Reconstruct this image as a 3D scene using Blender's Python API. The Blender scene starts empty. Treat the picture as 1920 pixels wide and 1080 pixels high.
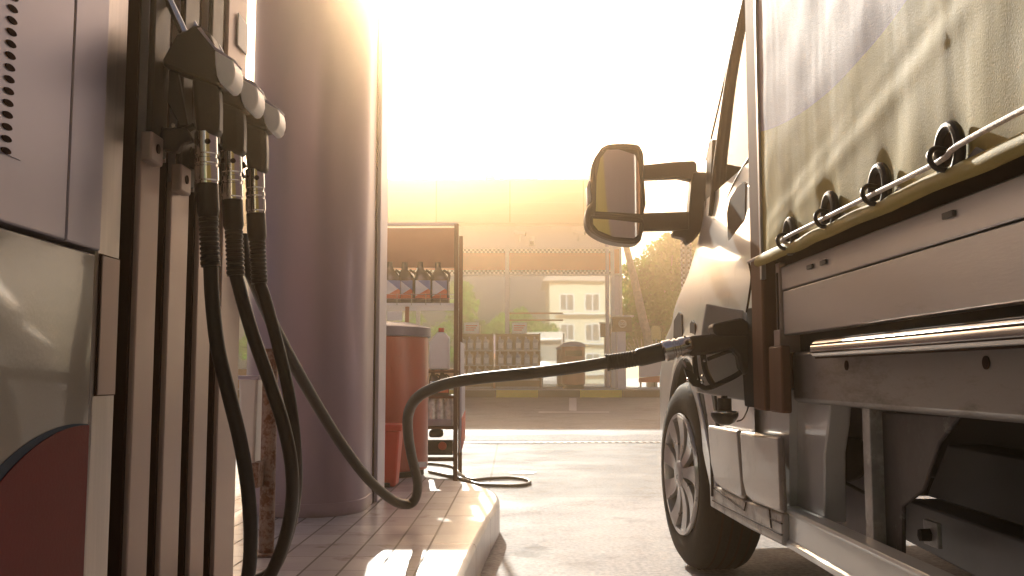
import bpy, bmesh, math, random
from mathutils import Vector, Matrix, noise
random.seed(7)
R = math.radians
sc = bpy.context.scene
col = sc.collection
# ------------------------------------------------------------------ camera, sky, sun, exposure
F = 1800.0                                   # focal length in 1920-wide pixels
PITCH = math.atan(163 / F)
EYE = Vector((0, 0, .69))
cd = bpy.data.cameras.new('camera'); cam = bpy.data.objects.new('camera', cd); col.objects.link(cam)
cd.sensor_width = 36; cd.lens = F / 1920 * 36; cd.clip_start = .05; cd.clip_end = 600
cam.location = EYE; cam.rotation_euler = (math.pi / 2 + PITCH, 0, 0)
sc.camera = cam
SUN_EL, SUN_AZ = R(24), R(6)             # azimuth to the left of +Y
w = bpy.data.worlds.new('World'); sc.world = w; w.use_nodes = True
wn = w.node_tree
sky = wn.nodes.new('ShaderNodeTexSky'); sky.sky_type = 'NISHITA'; sky.sun_disc = False
sky.sun_elevation = SUN_EL; sky.sun_rotation = -SUN_AZ
sky.dust_density = 6.0; sky.air_density = .7; sky.ozone_density = 0
bg = wn.nodes['Background']; bg.inputs['Strength'].default_value = .065
wt = wn.nodes.new('ShaderNodeMixRGB'); wt.blend_type = 'MULTIPLY'; wt.inputs[0].default_value = 1; wt.inputs[2].default_value = (1, .87, .81, 1)
wn.links.new(sky.outputs[0], wt.inputs[1]); wn.links.new(wt.outputs[0], bg.inputs[0])
ld = bpy.data.lights.new('sun', 'SUN'); ld.energy = 5; ld.angle = R(.6); ld.color = (1, .86, .68)
sun = bpy.data.objects.new('sun', ld); col.objects.link(sun); sun.location = (-2, 20, 12)
sdir = Vector((-math.sin(SUN_AZ) * math.cos(SUN_EL), math.cos(SUN_AZ) * math.cos(SUN_EL), math.sin(SUN_EL)))
sun.rotation_euler = sdir.to_track_quat('Z', 'Y').to_euler()
sc.view_settings.view_transform = 'Standard'; sc.view_settings.look = 'None'
sc.view_settings.exposure = .72; sc.view_settings.gamma = 1
sc.cycles.max_bounces = 8; sc.cycles.volume_bounces = 1; sc.cycles.transparent_max_bounces = 12

# ------------------------------------------------------------------ pixel -> point in the place (photo pixels, 1920 wide)
TH = R(.48)                                  # the truck stands turned by this much
def ray(px, py, th=0.0):
    x, z = (px - 960) / F, (540 - py) / F
    d = Vector((x, math.cos(PITCH) - z * math.sin(PITCH), math.sin(PITCH) + z * math.cos(PITCH)))
    return Matrix.Rotation(-th, 3, 'Z') @ d
def onY(px, py, Y): d = ray(px, py); return EYE + d * (Y / d.y)
def onX(px, py, X): d = ray(px, py); return EYE + d * (X / d.x)
def onZ(px, py, z): d = ray(px, py); return EYE + d * ((z - .69) / d.z)
def tX(px, py, X): d = ray(px, py, TH); return EYE + d * (X / d.x)
def tY(px, py, Y): d = ray(px, py, TH); return EYE + d * (Y / d.y)

# ------------------------------------------------------------------ geometry helpers
def spline(pts, n=6):
    P = [Vector(p) for p in pts]
    if len(P) < 3: return P
    out = []
    E = [P[0] * 2 - P[1]] + P + [P[-1] * 2 - P[-2]]
    for i in range(1, len(E) - 2):
        a, b, c, d = E[i - 1:i + 3]
        for k in range(n):
            t = k / n
            out.append(.5 * ((2 * b) + (c - a) * t + (2 * a - 5 * b + 4 * c - d) * t * t + (3 * b - a - 3 * c + d) * t ** 3))
    out.append(P[-1])
    return out
class G:
    def __init__(s): s.bm = bmesh.new()
    def box(s, a, b, M=None):
        x0, y0, z0 = [min(a[i], b[i]) for i in range(3)]; x1, y1, z1 = [max(a[i], b[i]) for i in range(3)]
        v = [s.bm.verts.new(M @ Vector(p) if M else p) for p in
             ((x0,y0,z0),(x1,y0,z0),(x1,y1,z0),(x0,y1,z0),(x0,y0,z1),(x1,y0,z1),(x1,y1,z1),(x0,y1,z1))]
        for f in ((0,3,2,1),(4,5,6,7),(0,1,5,4),(1,2,6,5),(2,3,7,6),(3,0,4,7)): s.bm.faces.new([v[i] for i in f])
        return s
    def prism(s, pts, vec):
        vec = Vector(vec); P = [Vector(p) for p in pts]
        a = [s.bm.verts.new(p) for p in P]; b = [s.bm.verts.new(p + vec) for p in P]
        s.bm.faces.new(a); s.bm.faces.new(b[::-1]); n = len(a)
        for i in range(n): s.bm.faces.new((a[i], b[i], b[(i + 1) % n], a[(i + 1) % n]))
        bmesh.ops.recalc_face_normals(s.bm, faces=s.bm.faces)
        return s
    def tube(s, pts, r, seg=12, smooth=0, cap=True, flat=1.0):
        P = spline(pts, smooth) if smooth else [Vector(p) for p in pts]
        n = len(P); rr = r if callable(r) else (lambda t: r)
        T = [(P[min(i + 1, n - 1)] - P[max(i - 1, 0)]).normalized() for i in range(n)]
        u = T[0].orthogonal().normalized()
        rings = []
        for i in range(n):
            u = (u - T[i] * u.dot(T[i])).normalized(); v = T[i].cross(u)
            q = rr(i / (n - 1))
            rings.append([s.bm.verts.new(P[i] + (u * math.cos(2*math.pi*k/seg) + v * math.sin(2*math.pi*k/seg) * flat) * q) for k in range(seg)])
        for a, b in zip(rings, rings[1:]):
            for k in range(seg): s.bm.faces.new((a[k], a[(k + 1) % seg], b[(k + 1) % seg], b[k]))
        if cap: s.bm.faces.new(rings[0][::-1]); s.bm.faces.new(rings[-1])
        return s
    def lathe(s, prof, c, axis, seg=32, closed=False):   # prof: (distance along axis, radius)
        c = Vector(c); ax = Vector(axis).normalized(); u = ax.orthogonal().normalized(); v = ax.cross(u)
        rings = []
        for t, r in prof:
            r = max(r, 1e-4)
            rings.append([s.bm.verts.new(c + ax * t + (u * math.cos(2*math.pi*k/seg) + v * math.sin(2*math.pi*k/seg)) * r) for k in range(seg)])
        pr = list(zip(rings, rings[1:])) + ([(rings[-1], rings[0])] if closed else [])
        for a, b in pr:
            for k in range(seg): s.bm.faces.new((a[k], a[(k + 1) % seg], b[(k + 1) % seg], b[k]))
        if not closed:
            s.bm.faces.new(rings[0][::-1]); s.bm.faces.new(rings[-1])
        return s
    def grid(s, f, nu, nv, keep=None):
        V = [[s.bm.verts.new(f(i / nu, j / nv)) for j in range(nv + 1)] for i in range(nu + 1)]
        for i in range(nu):
            for j in range(nv):
                s.bm.faces.new((V[i][j], V[i + 1][j], V[i + 1][j + 1], V[i][j + 1]))
        return s
    def xf(s, M): s.bm.transform(M); return s
    def mesh(s, name, o=(0, 0, 0), smooth=True, ang=35):
        bmesh.ops.translate(s.bm, verts=s.bm.verts, vec=-Vector(o))
        bmesh.ops.recalc_face_normals(s.bm, faces=s.bm.faces)
        if smooth:
            for f in s.bm.faces: f.smooth = True
            for e in s.bm.edges:
                if len(e.link_faces) == 2 and e.calc_face_angle(0) > R(ang): e.smooth = False
        m = bpy.data.meshes.new(name); s.bm.to_mesh(m); s.bm.free(); return m
ORG = {}
def tag(o, label=None, cat=None, group=None, kind=None):
    for k, v in (('label', label), ('category', cat), ('group', group), ('kind', kind)):
        if v: o[k] = v
    return o
def thing(name, label, cat, o=(0, 0, 0), th=0, group=None):
    e = bpy.data.objects.new(name, None); col.objects.link(e); e.empty_display_size = .1
    e.location = Matrix.Rotation(th, 3, 'Z') @ Vector(o); e.rotation_euler = (0, 0, th)
    ORG[e.name] = Vector(o); return tag(e, label, cat, group)
def root_of(o):
    while o.parent: o = o.parent
    return o
def add_bevel(o, wd, seg=2):
    b = o.modifiers.new('bevel', 'BEVEL'); b.width = wd; b.segments = seg; b.limit_method = 'ANGLE'; b.angle_limit = R(40)
def part(name, g, mat, parent, bevel=0, label=None, kind=None, smooth=True):
    me = g.mesh(name, ORG[root_of(parent).name], smooth)
    o = bpy.data.objects.new(name, me); col.objects.link(o); o.parent = parent
    for m in (mat if isinstance(mat, (list, tuple)) else [mat]): me.materials.append(m)
    if bevel: add_bevel(o, bevel)
    if label: o['label'] = label
    if kind: o['kind'] = kind
    return o
def solo(name, g, mat, label=None, cat=None, o=(0, 0, 0), th=0, bevel=0, group=None, kind=None, smooth=True):
    me = g.mesh(name, o, smooth); ob = bpy.data.objects.new(name, me); col.objects.link(ob)
    ob.location = Matrix.Rotation(th, 3, 'Z') @ Vector(o); ob.rotation_euler = (0, 0, th)
    for m in (mat if isinstance(mat, (list, tuple)) else [mat]): me.materials.append(m)
    if bevel: add_bevel(ob, bevel)
    ORG[ob.name] = Vector(o)
    return tag(ob, label, cat, group, kind)
def copy_tree(o, parent=None):
    kids = [c for c in col.objects if c.parent == o]
    c = o.copy(); col.objects.link(c); c.parent = parent
    for k in kids: copy_tree(k, c)
    return c

# ------------------------------------------------------------------ materials
def mat(name, c, rough=.5, metal=0, var=.12, vs=6, bump=0, bs=60, stretch=(1, 1, 1), spec=.5, c2=None, c2t=.6, dirt_scale=3, coat=0, rv=.0, trans=0):
    m = bpy.data.materials.new(name); m.use_nodes = True; nt = m.node_tree; N = nt.nodes; L = nt.links
    b = N['Principled BSDF']; b.inputs['Roughness'].default_value = rough; b.inputs['Metallic'].default_value = metal
    b.inputs['Specular IOR Level'].default_value = spec
    if coat: b.inputs['Coat Weight'].default_value = coat; b.inputs['Coat Roughness'].default_value = .05
    tc = N.new('ShaderNodeTexCoord'); mp = N.new('ShaderNodeMapping'); mp.inputs['Scale'].default_value = stretch
    L.new(tc.outputs['Object'], mp.inputs[0])
    n1 = N.new('ShaderNodeTexNoise'); n1.inputs['Scale'].default_value = vs; n1.inputs['Detail'].default_value = 8; n1.inputs['Roughness'].default_value = .65
    L.new(mp.outputs[0], n1.inputs['Vector'])
    cr = N.new('ShaderNodeValToRGB'); cr.color_ramp.elements[0].position = .3; cr.color_ramp.elements[1].position = .7
    cr.color_ramp.elements[0].color = tuple(x * (1 - var) for x in c) + (1,)
    cr.color_ramp.elements[1].color = tuple(min(1, x * (1 + var)) for x in c) + (1,)
    L.new(n1.outputs[0], cr.inputs[0]); out = cr.outputs[0]
    if c2:
        n2 = N.new('ShaderNodeTexNoise'); n2.inputs['Scale'].default_value = dirt_scale; n2.inputs['Detail'].default_value = 10; n2.inputs['Roughness'].default_value = .75
        L.new(mp.outputs[0], n2.inputs['Vector'])
        r2 = N.new('ShaderNodeValToRGB'); r2.color_ramp.elements[0].position = c2t - .06; r2.color_ramp.elements[1].position = c2t + .06
        L.new(n2.outputs[0], r2.inputs[0])
        mx = N.new('ShaderNodeMixRGB'); mx.inputs[2].default_value = tuple(c2) + (1,)
        L.new(r2.outputs[0], mx.inputs[0]); L.new(out, mx.inputs[1]); out = mx.outputs[0]
    L.new(out, b.inputs['Base Color'])
    if rv:
        mr = N.new('ShaderNodeMapRange'); mr.inputs[1].default_value = .3; mr.inputs[2].default_value = .7
        mr.inputs[3].default_value = max(.02, rough - rv); mr.inputs[4].default_value = rough + rv
        L.new(n1.outputs[0], mr.inputs[0]); L.new(mr.outputs[0], b.inputs['Roughness'])
    if bump:
        n3 = N.new('ShaderNodeTexNoise'); n3.inputs['Scale'].default_value = bs; n3.inputs['Detail'].default_value = 6
        L.new(mp.outputs[0], n3.inputs['Vector'])
        bp = N.new('ShaderNodeBump'); bp.inputs['Strength'].default_value = bump; bp.inputs['Distance'].default_value = .01
        L.new(n3.outputs[0], bp.inputs['Height']); L.new(bp.outputs[0], b.inputs['Normal'])
    if trans:
        t = N.new('ShaderNodeBsdfTranslucent'); L.new(out, t.inputs[0])
        ms = N.new('ShaderNodeMixShader'); ms.inputs[0].default_value = trans
        L.new(b.outputs[0], ms.inputs[1]); L.new(t.outputs[0], ms.inputs[2]); L.new(ms.outputs[0], N['Material Output'].inputs[0])
    return m
def math_node(nt, op, a, b=None, c=None):
    n = nt.nodes.new('ShaderNodeMath'); n.operation = op
    for i, v in enumerate((a, b, c)):
        if v is None: continue
        if isinstance(v, (int, float)): n.inputs[i].default_value = v
        else: nt.links.new(v, n.inputs[i])
    return n.outputs[0]
def sep(nt):
    tc = nt.nodes.new('ShaderNodeTexCoord'); s = nt.nodes.new('ShaderNodeSeparateXYZ'); nt.links.new(tc.outputs['Object'], s.inputs[0])
    return s.outputs
def mixc(nt, f, a, b):
    n = nt.nodes.new('ShaderNodeMixRGB')
    for i, v in enumerate((f, a, b)):
        if isinstance(v, (int, float)): n.inputs[i].default_value = v
        elif isinstance(v, tuple): n.inputs[i].default_value = v + (1,)
        else: nt.links.new(v, n.inputs[i])
    return n.outputs[0]
def base_out(m):        # what feeds base colour at present
    return m.node_tree.nodes['Principled BSDF'].inputs['Base Color'].links[0].from_socket
def set_base(m, s): m.node_tree.links.new(s, m.node_tree.nodes['Principled BSDF'].inputs['Base Color'])

M = {}
M['rubber'] = mat('black_rubber', (.016, .013, .012), .42, spec=.3, var=.3, vs=20, bump=.1, bs=200, rv=.08)
M['black'] = mat('black_plastic', (.018, .015, .014), .45, spec=.3, var=.25, vs=15, bump=.08, bs=300, rv=.06)
M['steel'] = mat('brushed_steel', (.50, .45, .42), .33, 1, var=.2, vs=4, stretch=(8, 8, .3), bump=.03, bs=40, rv=.06)
M['chrome'] = mat('chrome', (.75, .73, .7), .14, 1, var=.1, vs=30, rv=.05)
M['alu'] = mat('aluminium', (.40, .38, .385), .36, .75, var=.08, vs=3, stretch=(1, .4, 3), bump=.03, bs=90, rv=.06, c2=(.30, .27, .26), c2t=.66, dirt_scale=7)
M['rib'] = mat('pump_rib', (.42, .32, .28), .4, .35, var=.08, vs=3, stretch=(6, 6, .5), rv=.06)
M['panel_blue'] = mat('pale_panel', (.40, .37, .44), .33, .35, var=.06, vs=2, bump=.01, bs=400, rv=.04)
M['panel_beige'] = mat('beige_gloss', (.30, .27, .23), .16, 0, var=.06, vs=2, bump=.04, bs=140, coat=.6)
M['maroon'] = mat('maroon_print', (.17, .012, .010), .45, 0, spec=.2, var=.12, vs=3, bump=.04, bs=140)
M['navy'] = mat('navy_print', (.008, .028, .065), .45, 0, spec=.2, var=.1)
M['gap'] = mat('dark_gap', (.035, .016, .012), .8, spec=.05)
M['pump_dark'] = mat('pump_dark', (.09, .05, .04), .4, .2, var=.15, vs=4, stretch=(5, 5, .5))
M['violet'] = mat('violet_column_paint', (.30, .225, .275), .34, .35, var=.1, vs=2, stretch=(1, 1, .4), rv=.05, bump=.02, bs=30)
def grime(m, z0, h, col_=(.10, .075, .06)):    # splash dirt rising from the base, with a ragged top
    nt = m.node_tree; s = sep(nt); n = nt.nodes.new('ShaderNodeTexNoise'); n.inputs['Scale'].default_value = 9; n.inputs['Detail'].default_value = 9
    tc = nt.nodes.new('ShaderNodeTexCoord'); nt.links.new(tc.outputs['Object'], n.inputs['Vector'])
    f = math_node(nt, 'SUBTRACT', s[2], z0); f = math_node(nt, 'SUBTRACT', math_node(nt, 'MULTIPLY', n.outputs[0], h * 2), f)
    f = math_node(nt, 'MULTIPLY', f, 1 / h); nd = nt.nodes.new('ShaderNodeClamp'); nt.links.new(f, nd.inputs[0]); f = math_node(nt, 'MULTIPLY', nd.outputs[0], .75)
    set_base(m, mixc(nt, f, base_out(m), col_))
M['lilac'] = mat('lilac_trim', (.48, .43, .52), .35, .3, var=.06)
M['white_paint'] = mat('white_paint', (.60, .585, .55), .3, 0, var=.08, vs=2, coat=.5, c2=(.5, .45, .4), c2t=.72, dirt_scale=4)
M['silver_paint'] = mat('silver_paint', (.58, .555, .535), .3, .15, var=.05, c2=(.48, .45, .42), c2t=.6, dirt_scale=8, vs=2, coat=.6, bump=.01, bs=20)
M['sill'] = mat('sill_dirty', (.36, .32, .29), .5, 0, var=.15, vs=14, c2=(.12, .09, .075), c2t=.55, dirt_scale=12, bump=.08, bs=80, rv=.1)
M['step_cover'] = mat('step_cover', (.34, .285, .25), .34, .45, var=.1, c2=(.27, .22, .19), c2t=.6, dirt_scale=9, vs=3, coat=.2, rv=.05)
M['tyre'] = mat('tyre', (.018, .015, .014), .75, spec=.15, var=.3, vs=10, bump=.15, bs=60, rv=.08)
M['rim'] = mat('rim_silver', (.50, .475, .46), .32, .6, var=.1, vs=12, rv=.08)
M['rust'] = mat('rusty_galvanised', (.34, .24, .20), .62, .3, var=.25, vs=30, c2=(.15, .055, .025), c2t=.5, dirt_scale=30, bump=.3, bs=90)
M['galv'] = mat('galvanised', (.33, .31, .30), .48, .6, var=.3, vs=18, c2=(.5, .49, .47), c2t=.56, dirt_scale=12, bump=.12, bs=40)
M['grey_metal'] = mat('grey_bed_metal', (.21, .19, .18), .45, .3, var=.16, c2=(.13, .11, .10), c2t=.57, dirt_scale=6, bump=.05, bs=70, vs=3, stretch=(1, .5, 2), rv=.06)
M['dark_grey'] = mat('dark_grey_metal', (.075, .072, .072), .5, .3, var=.15, vs=5, rv=.08)
M['chassis'] = mat('chassis_black', (.02, .018, .018), .7, spec=.12, var=.3, vs=6)
M['red_bin'] = mat('red_plastic', (.30, .03, .012), .33, 0, var=.1, vs=4, stretch=(3, 3, .6), coat=.3, rv=.06)
M['orange'] = mat('orange_board', (.62, .10, .03), .5, var=.08, vs=2)
M['brown_board'] = mat('brown_board', (.40, .17, .09), .5, var=.1, vs=2)
M['white'] = mat('white_plastic', (.75, .73, .70), .4, var=.05)
M['bottle_grey'] = mat('bottle_plastic', (.34, .33, .36), .28, .3, var=.2, vs=8)
M['bottle_dark'] = mat('bottle_dark', (.10, .07, .045), .25, .2, var=.2, vs=8)
M['post_brown'] = mat('brown_post', (.13, .06, .035), .7, 0, spec=.15, var=.15, vs=3, stretch=(6, 6, .5))
M['bark'] = mat('bark', (.42, .34, .29), .85, var=.3, vs=12, bump=.5, bs=20)
M['leaf'] = mat('leaf_green', (.06, .24, .003), .55, spec=.2, var=.6, vs=1.3, trans=.4)
M['leaf2'] = mat('leaf_olive', (.13, .15, .03), .5, var=.5, vs=1.3, trans=.5)
M['fascia'] = mat('fascia_cladding', (.09, .085, .09), .6, var=.05, vs=1)
M['shop_wall'] = mat('shop_white_wall', (.80, .77, .76), .7, var=.04, vs=1)
M['frame_white'] = mat('white_frame', (.72, .70, .68), .4, var=.04)
M['cream'] = mat('cream_render', (.62, .54, .38), .8, var=.08, vs=1, bump=.1, bs=30)
M['yellow'] = mat('yellow_sign', (.70, .58, .22), .5, var=.08)
M['blue_lid'] = mat('blue_lid', (.20, .19, .34), .4, var=.1)
M['red_cloth'] = mat('red_board', (.60, .05, .03), .5, var=.1)
M['label_white'] = mat('label_white', (.95, .94, .92), .35, 0, var=.01)
M['clear'] = mat('shrink_wrap', (.60, .55, .48), .1, .25, var=.4, vs=25, bump=.5, bs=40)

# cladding lines on the fascia
def lines_z(m, period, width, dark, axis=2):
    nt = m.node_tree; s = sep(nt)
    f = math_node(nt, 'LESS_THAN', math_node(nt, 'FRACT', math_node(nt, 'DIVIDE', s[axis], period)), width)
    set_base(m, mixc(nt, f, base_out(m), dark))
lines_z(M['fascia'], .28, .10, (.12, .11, .11))

grime(M['violet'], -.03, .06); grime(M['sill'], .2, .06); grime(M['rib'], -2, .01)
def checker_mat():
    m = mat('checker_print', (.7, .68, .62), .5); nt = m.node_tree
    tc = nt.nodes.new('ShaderNodeTexCoord'); ch = nt.nodes.new('ShaderNodeTexChecker'); ch.inputs['Scale'].default_value = 1 / .055
    mp = nt.nodes.new('ShaderNodeMapping'); mp.inputs['Location'].default_value = (.011, .0201, .013)
    nt.links.new(tc.outputs['Object'], mp.inputs[0]); nt.links.new(mp.outputs[0], ch.inputs[0])
    set_base(m, mixc(nt, ch.outputs[1], (.85, .83, .78), (.03, .02, .015))); return m
M['checker'] = checker_mat()

def window_glass():
    m = bpy.data.materials.new('shop_window_glass'); m.use_nodes = True; b = m.node_tree.nodes['Principled BSDF']
    b.inputs['Base Color'].default_value = (.72, .70, .66, 1); b.inputs['Metallic'].default_value = .85; b.inputs['Roughness'].default_value = .02
    nt = m.node_tree; n = nt.nodes.new('ShaderNodeTexNoise'); n.inputs['Scale'].default_value = .7
    tc = nt.nodes.new('ShaderNodeTexCoord'); nt.links.new(tc.outputs['Object'], n.inputs['Vector'])
    bp = nt.nodes.new('ShaderNodeBump'); bp.inputs['Strength'].default_value = .05; bp.inputs['Distance'].default_value = .02
    nt.links.new(n.outputs[0], bp.inputs['Height']); nt.links.new(bp.outputs[0], b.inputs['Normal']); return m
M['window'] = window_glass()
def car_glass():
    m = bpy.data.materials.new('cab_glass'); m.use_nodes = True; nt = m.node_tree; N = nt.nodes
    N.remove(N['Principled BSDF']); fr = N.new('ShaderNodeFresnel'); fr.inputs[0].default_value = 1.6
    t = N.new('ShaderNodeBsdfTransparent'); t.inputs[0].default_value = (.85, .87, .86, 1); g = N.new('ShaderNodeBsdfGlossy'); g.inputs['Roughness'].default_value = .02
    x = N.new('ShaderNodeMixShader'); nt.links.new(fr.outputs[0], x.inputs[0]); nt.links.new(t.outputs[0], x.inputs[1]); nt.links.new(g.outputs[0], x.inputs[2])
    nt.links.new(x.outputs[0], N['Material Output'].inputs[0]); return m
M['car_glass'] = car_glass()
M['mirror'] = mat('mirror_glass', (.85, .82, .74), .03, 1, var=.02)

# ------------------------------------------------------------------ the setting: ground
def gz(Y): return 0 if Y < 10 else (.177 * (Y - 10) / 12 if Y < 22 else .177)
def ground_mat():
    m = mat('forecourt_concrete', (.36, .32, .31), .75, spec=.3, var=.2, vs=1.6, bump=.25, bs=50, c2=(.25, .205, .19), c2t=.56, dirt_scale=2.2, rv=.1)
    nt = m.node_tree; s = sep(nt); b = nt.nodes['Principled BSDF']
    # fine speckle
    tc = nt.nodes.new('ShaderNodeTexCoord'); n = nt.nodes.new('ShaderNodeTexNoise'); n.inputs['Scale'].default_value = 55; n.inputs['Detail'].default_value = 4
    nt.links.new(tc.outputs['Object'], n.inputs['Vector'])
    r = nt.nodes.new('ShaderNodeValToRGB'); r.color_ramp.elements[0].position = .36; r.color_ramp.elements[1].position = .62
    r.color_ramp.elements[0].color = (.62, .62, .62, 1); r.color_ramp.elements[1].color = (1.15, 1.15, 1.15, 1); nt.links.new(n.outputs[0], r.inputs[0])
    mu = nt.nodes.new('ShaderNodeMixRGB'); mu.blend_type = 'MULTIPLY'; mu.inputs[0].default_value = .8
    nt.links.new(base_out(m), mu.inputs[1]); nt.links.new(r.outputs[0], mu.inputs[2]); c = mu.outputs[0]
    # slab joints
    fy = math_node(nt, 'LESS_THAN', math_node(nt, 'FRACT', math_node(nt, 'DIVIDE', math_node(nt, 'ADD', s[1], .67), 3.1)), .006)
    fx = math_node(nt, 'LESS_THAN', math_node(nt, 'FRACT', math_node(nt, 'DIVIDE', math_node(nt, 'ADD', s[0], .15), 3.0)), .005)
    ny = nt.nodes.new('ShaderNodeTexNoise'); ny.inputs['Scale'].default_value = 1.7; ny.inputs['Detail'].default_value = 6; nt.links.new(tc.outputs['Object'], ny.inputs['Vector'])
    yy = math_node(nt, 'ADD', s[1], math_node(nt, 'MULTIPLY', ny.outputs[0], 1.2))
    mr = nt.nodes.new('ShaderNodeMapRange'); mr.inputs[1].default_value = 5.9; mr.inputs[2].default_value = 6.25; mr.inputs[3].default_value = 1.12; mr.inputs[4].default_value = .62; nt.links.new(yy, mr.inputs[0])  # sun and shade painted into the ground: lighter near, darker beyond a ragged edge
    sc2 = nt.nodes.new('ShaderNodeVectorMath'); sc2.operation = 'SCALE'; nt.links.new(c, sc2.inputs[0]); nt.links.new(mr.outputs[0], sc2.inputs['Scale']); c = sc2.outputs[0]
    # oil drips and tyre darkening
    for scl, th, cc_ in ((2.6, .68, (.07, .055, .05)), (7.0, .70, (.10, .08, .07))):
        no = nt.nodes.new('ShaderNodeTexNoise'); no.inputs['Scale'].default_value = scl; no.inputs['Detail'].default_value = 5; no.inputs['Roughness'].default_value = .5
        mpp = nt.nodes.new('ShaderNodeMapping'); mpp.inputs['Location'].default_value = (scl * 3, 1.7, 0); nt.links.new(tc.outputs['Object'], mpp.inputs[0]); nt.links.new(mpp.outputs[0], no.inputs['Vector'])
        m2 = nt.nodes.new('ShaderNodeMapRange'); m2.inputs[1].default_value = th - .03; m2.inputs[2].default_value = th + .02; m2.inputs[4].default_value = .6; nt.links.new(no.outputs[0], m2.inputs[0])
        c = mixc(nt, m2.outputs[0], c, cc_)
    c = mixc(nt, math_node(nt, 'MAXIMUM', fx, fy), c, (.12, .09, .07))
    set_base(m, c); return m
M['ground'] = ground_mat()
g = G()
ys = [-150, -60, -30, -10, 0, 3, 6, 9.85]
xs = [-150, -60, -20, -8, -3, 0, 3, 8, 20, 60, 150]
def sheet(ys, dz=0, xs=xs):
    g = G(); V = [[g.bm.verts.new((x, y, gz(y) + dz)) for x in xs] for y in ys]
    for i in range(len(ys) - 1):
        for j in range(len(xs) - 1): g.bm.faces.new((V[i][j], V[i][j+1], V[i+1][j+1], V[i+1][j]))
    return g
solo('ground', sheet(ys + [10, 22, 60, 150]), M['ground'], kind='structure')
M['asphalt'] = mat('asphalt', (.17, .13, .125), .62, var=.2, vs=1.2, bump=.6, bs=120, c2=(.10, .078, .074), c2t=.55, dirt_scale=1.5, rv=.1)
def speckle(m, sc_=45, lo=.5, hi=1.6):
    nt = m.node_tree; tc = nt.nodes.new('ShaderNodeTexCoord'); n = nt.nodes.new('ShaderNodeTexNoise'); n.inputs['Scale'].default_value = sc_; n.inputs['Detail'].default_value = 3
    nt.links.new(tc.outputs['Object'], n.inputs['Vector']); r = nt.nodes.new('ShaderNodeValToRGB')
    r.color_ramp.elements[0].position = .35; r.color_ramp.elements[1].position = .65
    r.color_ramp.elements[0].color = (lo,) * 3 + (1,); r.color_ramp.elements[1].color = (hi,) * 3 + (1,); nt.links.new(n.outputs[0], r.inputs[0])
    mu = nt.nodes.new('ShaderNodeMixRGB'); mu.blend_type = 'MULTIPLY'; mu.inputs[0].default_value = 1
    nt.links.new(base_out(m), mu.inputs[1]); nt.links.new(r.outputs[0], mu.inputs[2]); set_base(m, mu.outputs[0])
speckle(M['asphalt'])
solo('road', sheet([10.02, 12, 15, 18, 21.98], .004), M['asphalt'], kind='structure')
# sunlit strip beside the drain, its light painted as paler asphalt
def strip_mat():
    m = mat('painted_sunlit_asphalt', (.36, .32, .31), .75, spec=.2, var=.15, vs=3, bump=.3, bs=120); speckle(m, 40, .6, 1.25); return m
g = G(); top = []; bot = []
for i in range(60):
    x = -4 + i * .125
    top.append((x, 10.9 + .28 * noise.noise(Vector((x * 1.3, 3, 0))) + .25 * noise.noise(Vector((x * 4, 9, 0))) - max(0, x - 1.6) * .45, 0))
    bot.append((x, 10.08, 0))
for i in range(59):
    a, b, c_, d = bot[i], bot[i+1], top[i+1], top[i]
    if c_[1] < 10.12 or d[1] < 10.12: break
    vs = [g.bm.verts.new((p[0], p[1], gz(p[1]) + .008)) for p in (a, b, c_, d)]; g.bm.faces.new(vs)
solo('painted_sun_patch', g, strip_mat(), kind='structure')
# drain channel with slots
def drain_mat():
    m = mat('drain_grate', (.40, .36, .34), .5, .3, var=.2); nt = m.node_tree; s = sep(nt)
    f = math_node(nt, 'LESS_THAN', math_node(nt, 'FRACT', math_node(nt, 'DIVIDE', s[0], .07)), .5)
    set_base(m, mixc(nt, f, base_out(m), (.03, .02, .018))); return m
solo('drain_channel', G().box((-12, 9.86, .002), (12, 10.0, .007)), drain_mat(), 'long slotted drain channel crossing the forecourt at the asphalt edge', 'drain')
# parking mark (T shape) on the asphalt
pm = mat('road_marking', (.55, .50, .49), .6, var=.2, vs=12, c2=(.2, .16, .15), c2t=.6, dirt_scale=14)
g = G(); 
def onground(px, py):
    Y = 15
    for _ in range(12):
        p = onZ(px, py, gz(Y)); Y = p.y
    return p
a = onground(1067, 771); b = onground(1081, 771); c_ = onground(1081, 747); d = onground(1067, 747)
g.bm.faces.new([g.bm.verts.new((q.x, q.y, gz(q.y) + .009)) for q in (a, b, c_, d)])
a = onground(1010, 774.5); b = onground(1142, 774.5); c_ = onground(1142, 772.8); d = onground(1010, 772.8)
g.bm.faces.new([g.bm.verts.new((q.x, q.y, gz(q.y) + .009)) for q in (a, b, c_, d)])
solo('road_marking', g, pm, kind='structure')
# small wet patch / white paint smear on concrete near the hose
def smear(px0, px1, py0, py1, z, name, m):
    g = G(); a = onZ(px0, (py0 + py1) / 2, z); b = onZ(px1, (py0 + py1) / 2, z); h = (onZ(px0, py0, z).y - onZ(px0, py1, z).y) / 2
    pts = []
    for k in range(40):
        t = 2 * math.pi * k / 40; rr = 1 + .35 * noise.noise(Vector((math.cos(t) * 1.5, math.sin(t) * 1.5, px0)))
        pts.append(((a.x + b.x) / 2 + math.cos(t) * (b.x - a.x) / 2 * rr, (a.y + b.y) / 2 + math.sin(t) * h * rr, z + .004))
    g.bm.faces.new([g.bm.verts.new(p) for p in pts]); solo(name, g, m, kind='structure')
smear(955, 1005, 884, 890, 0, 'worn_concrete_patch', mat('pale_concrete', (.45, .41, .38), .5, bump=.2))
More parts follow.
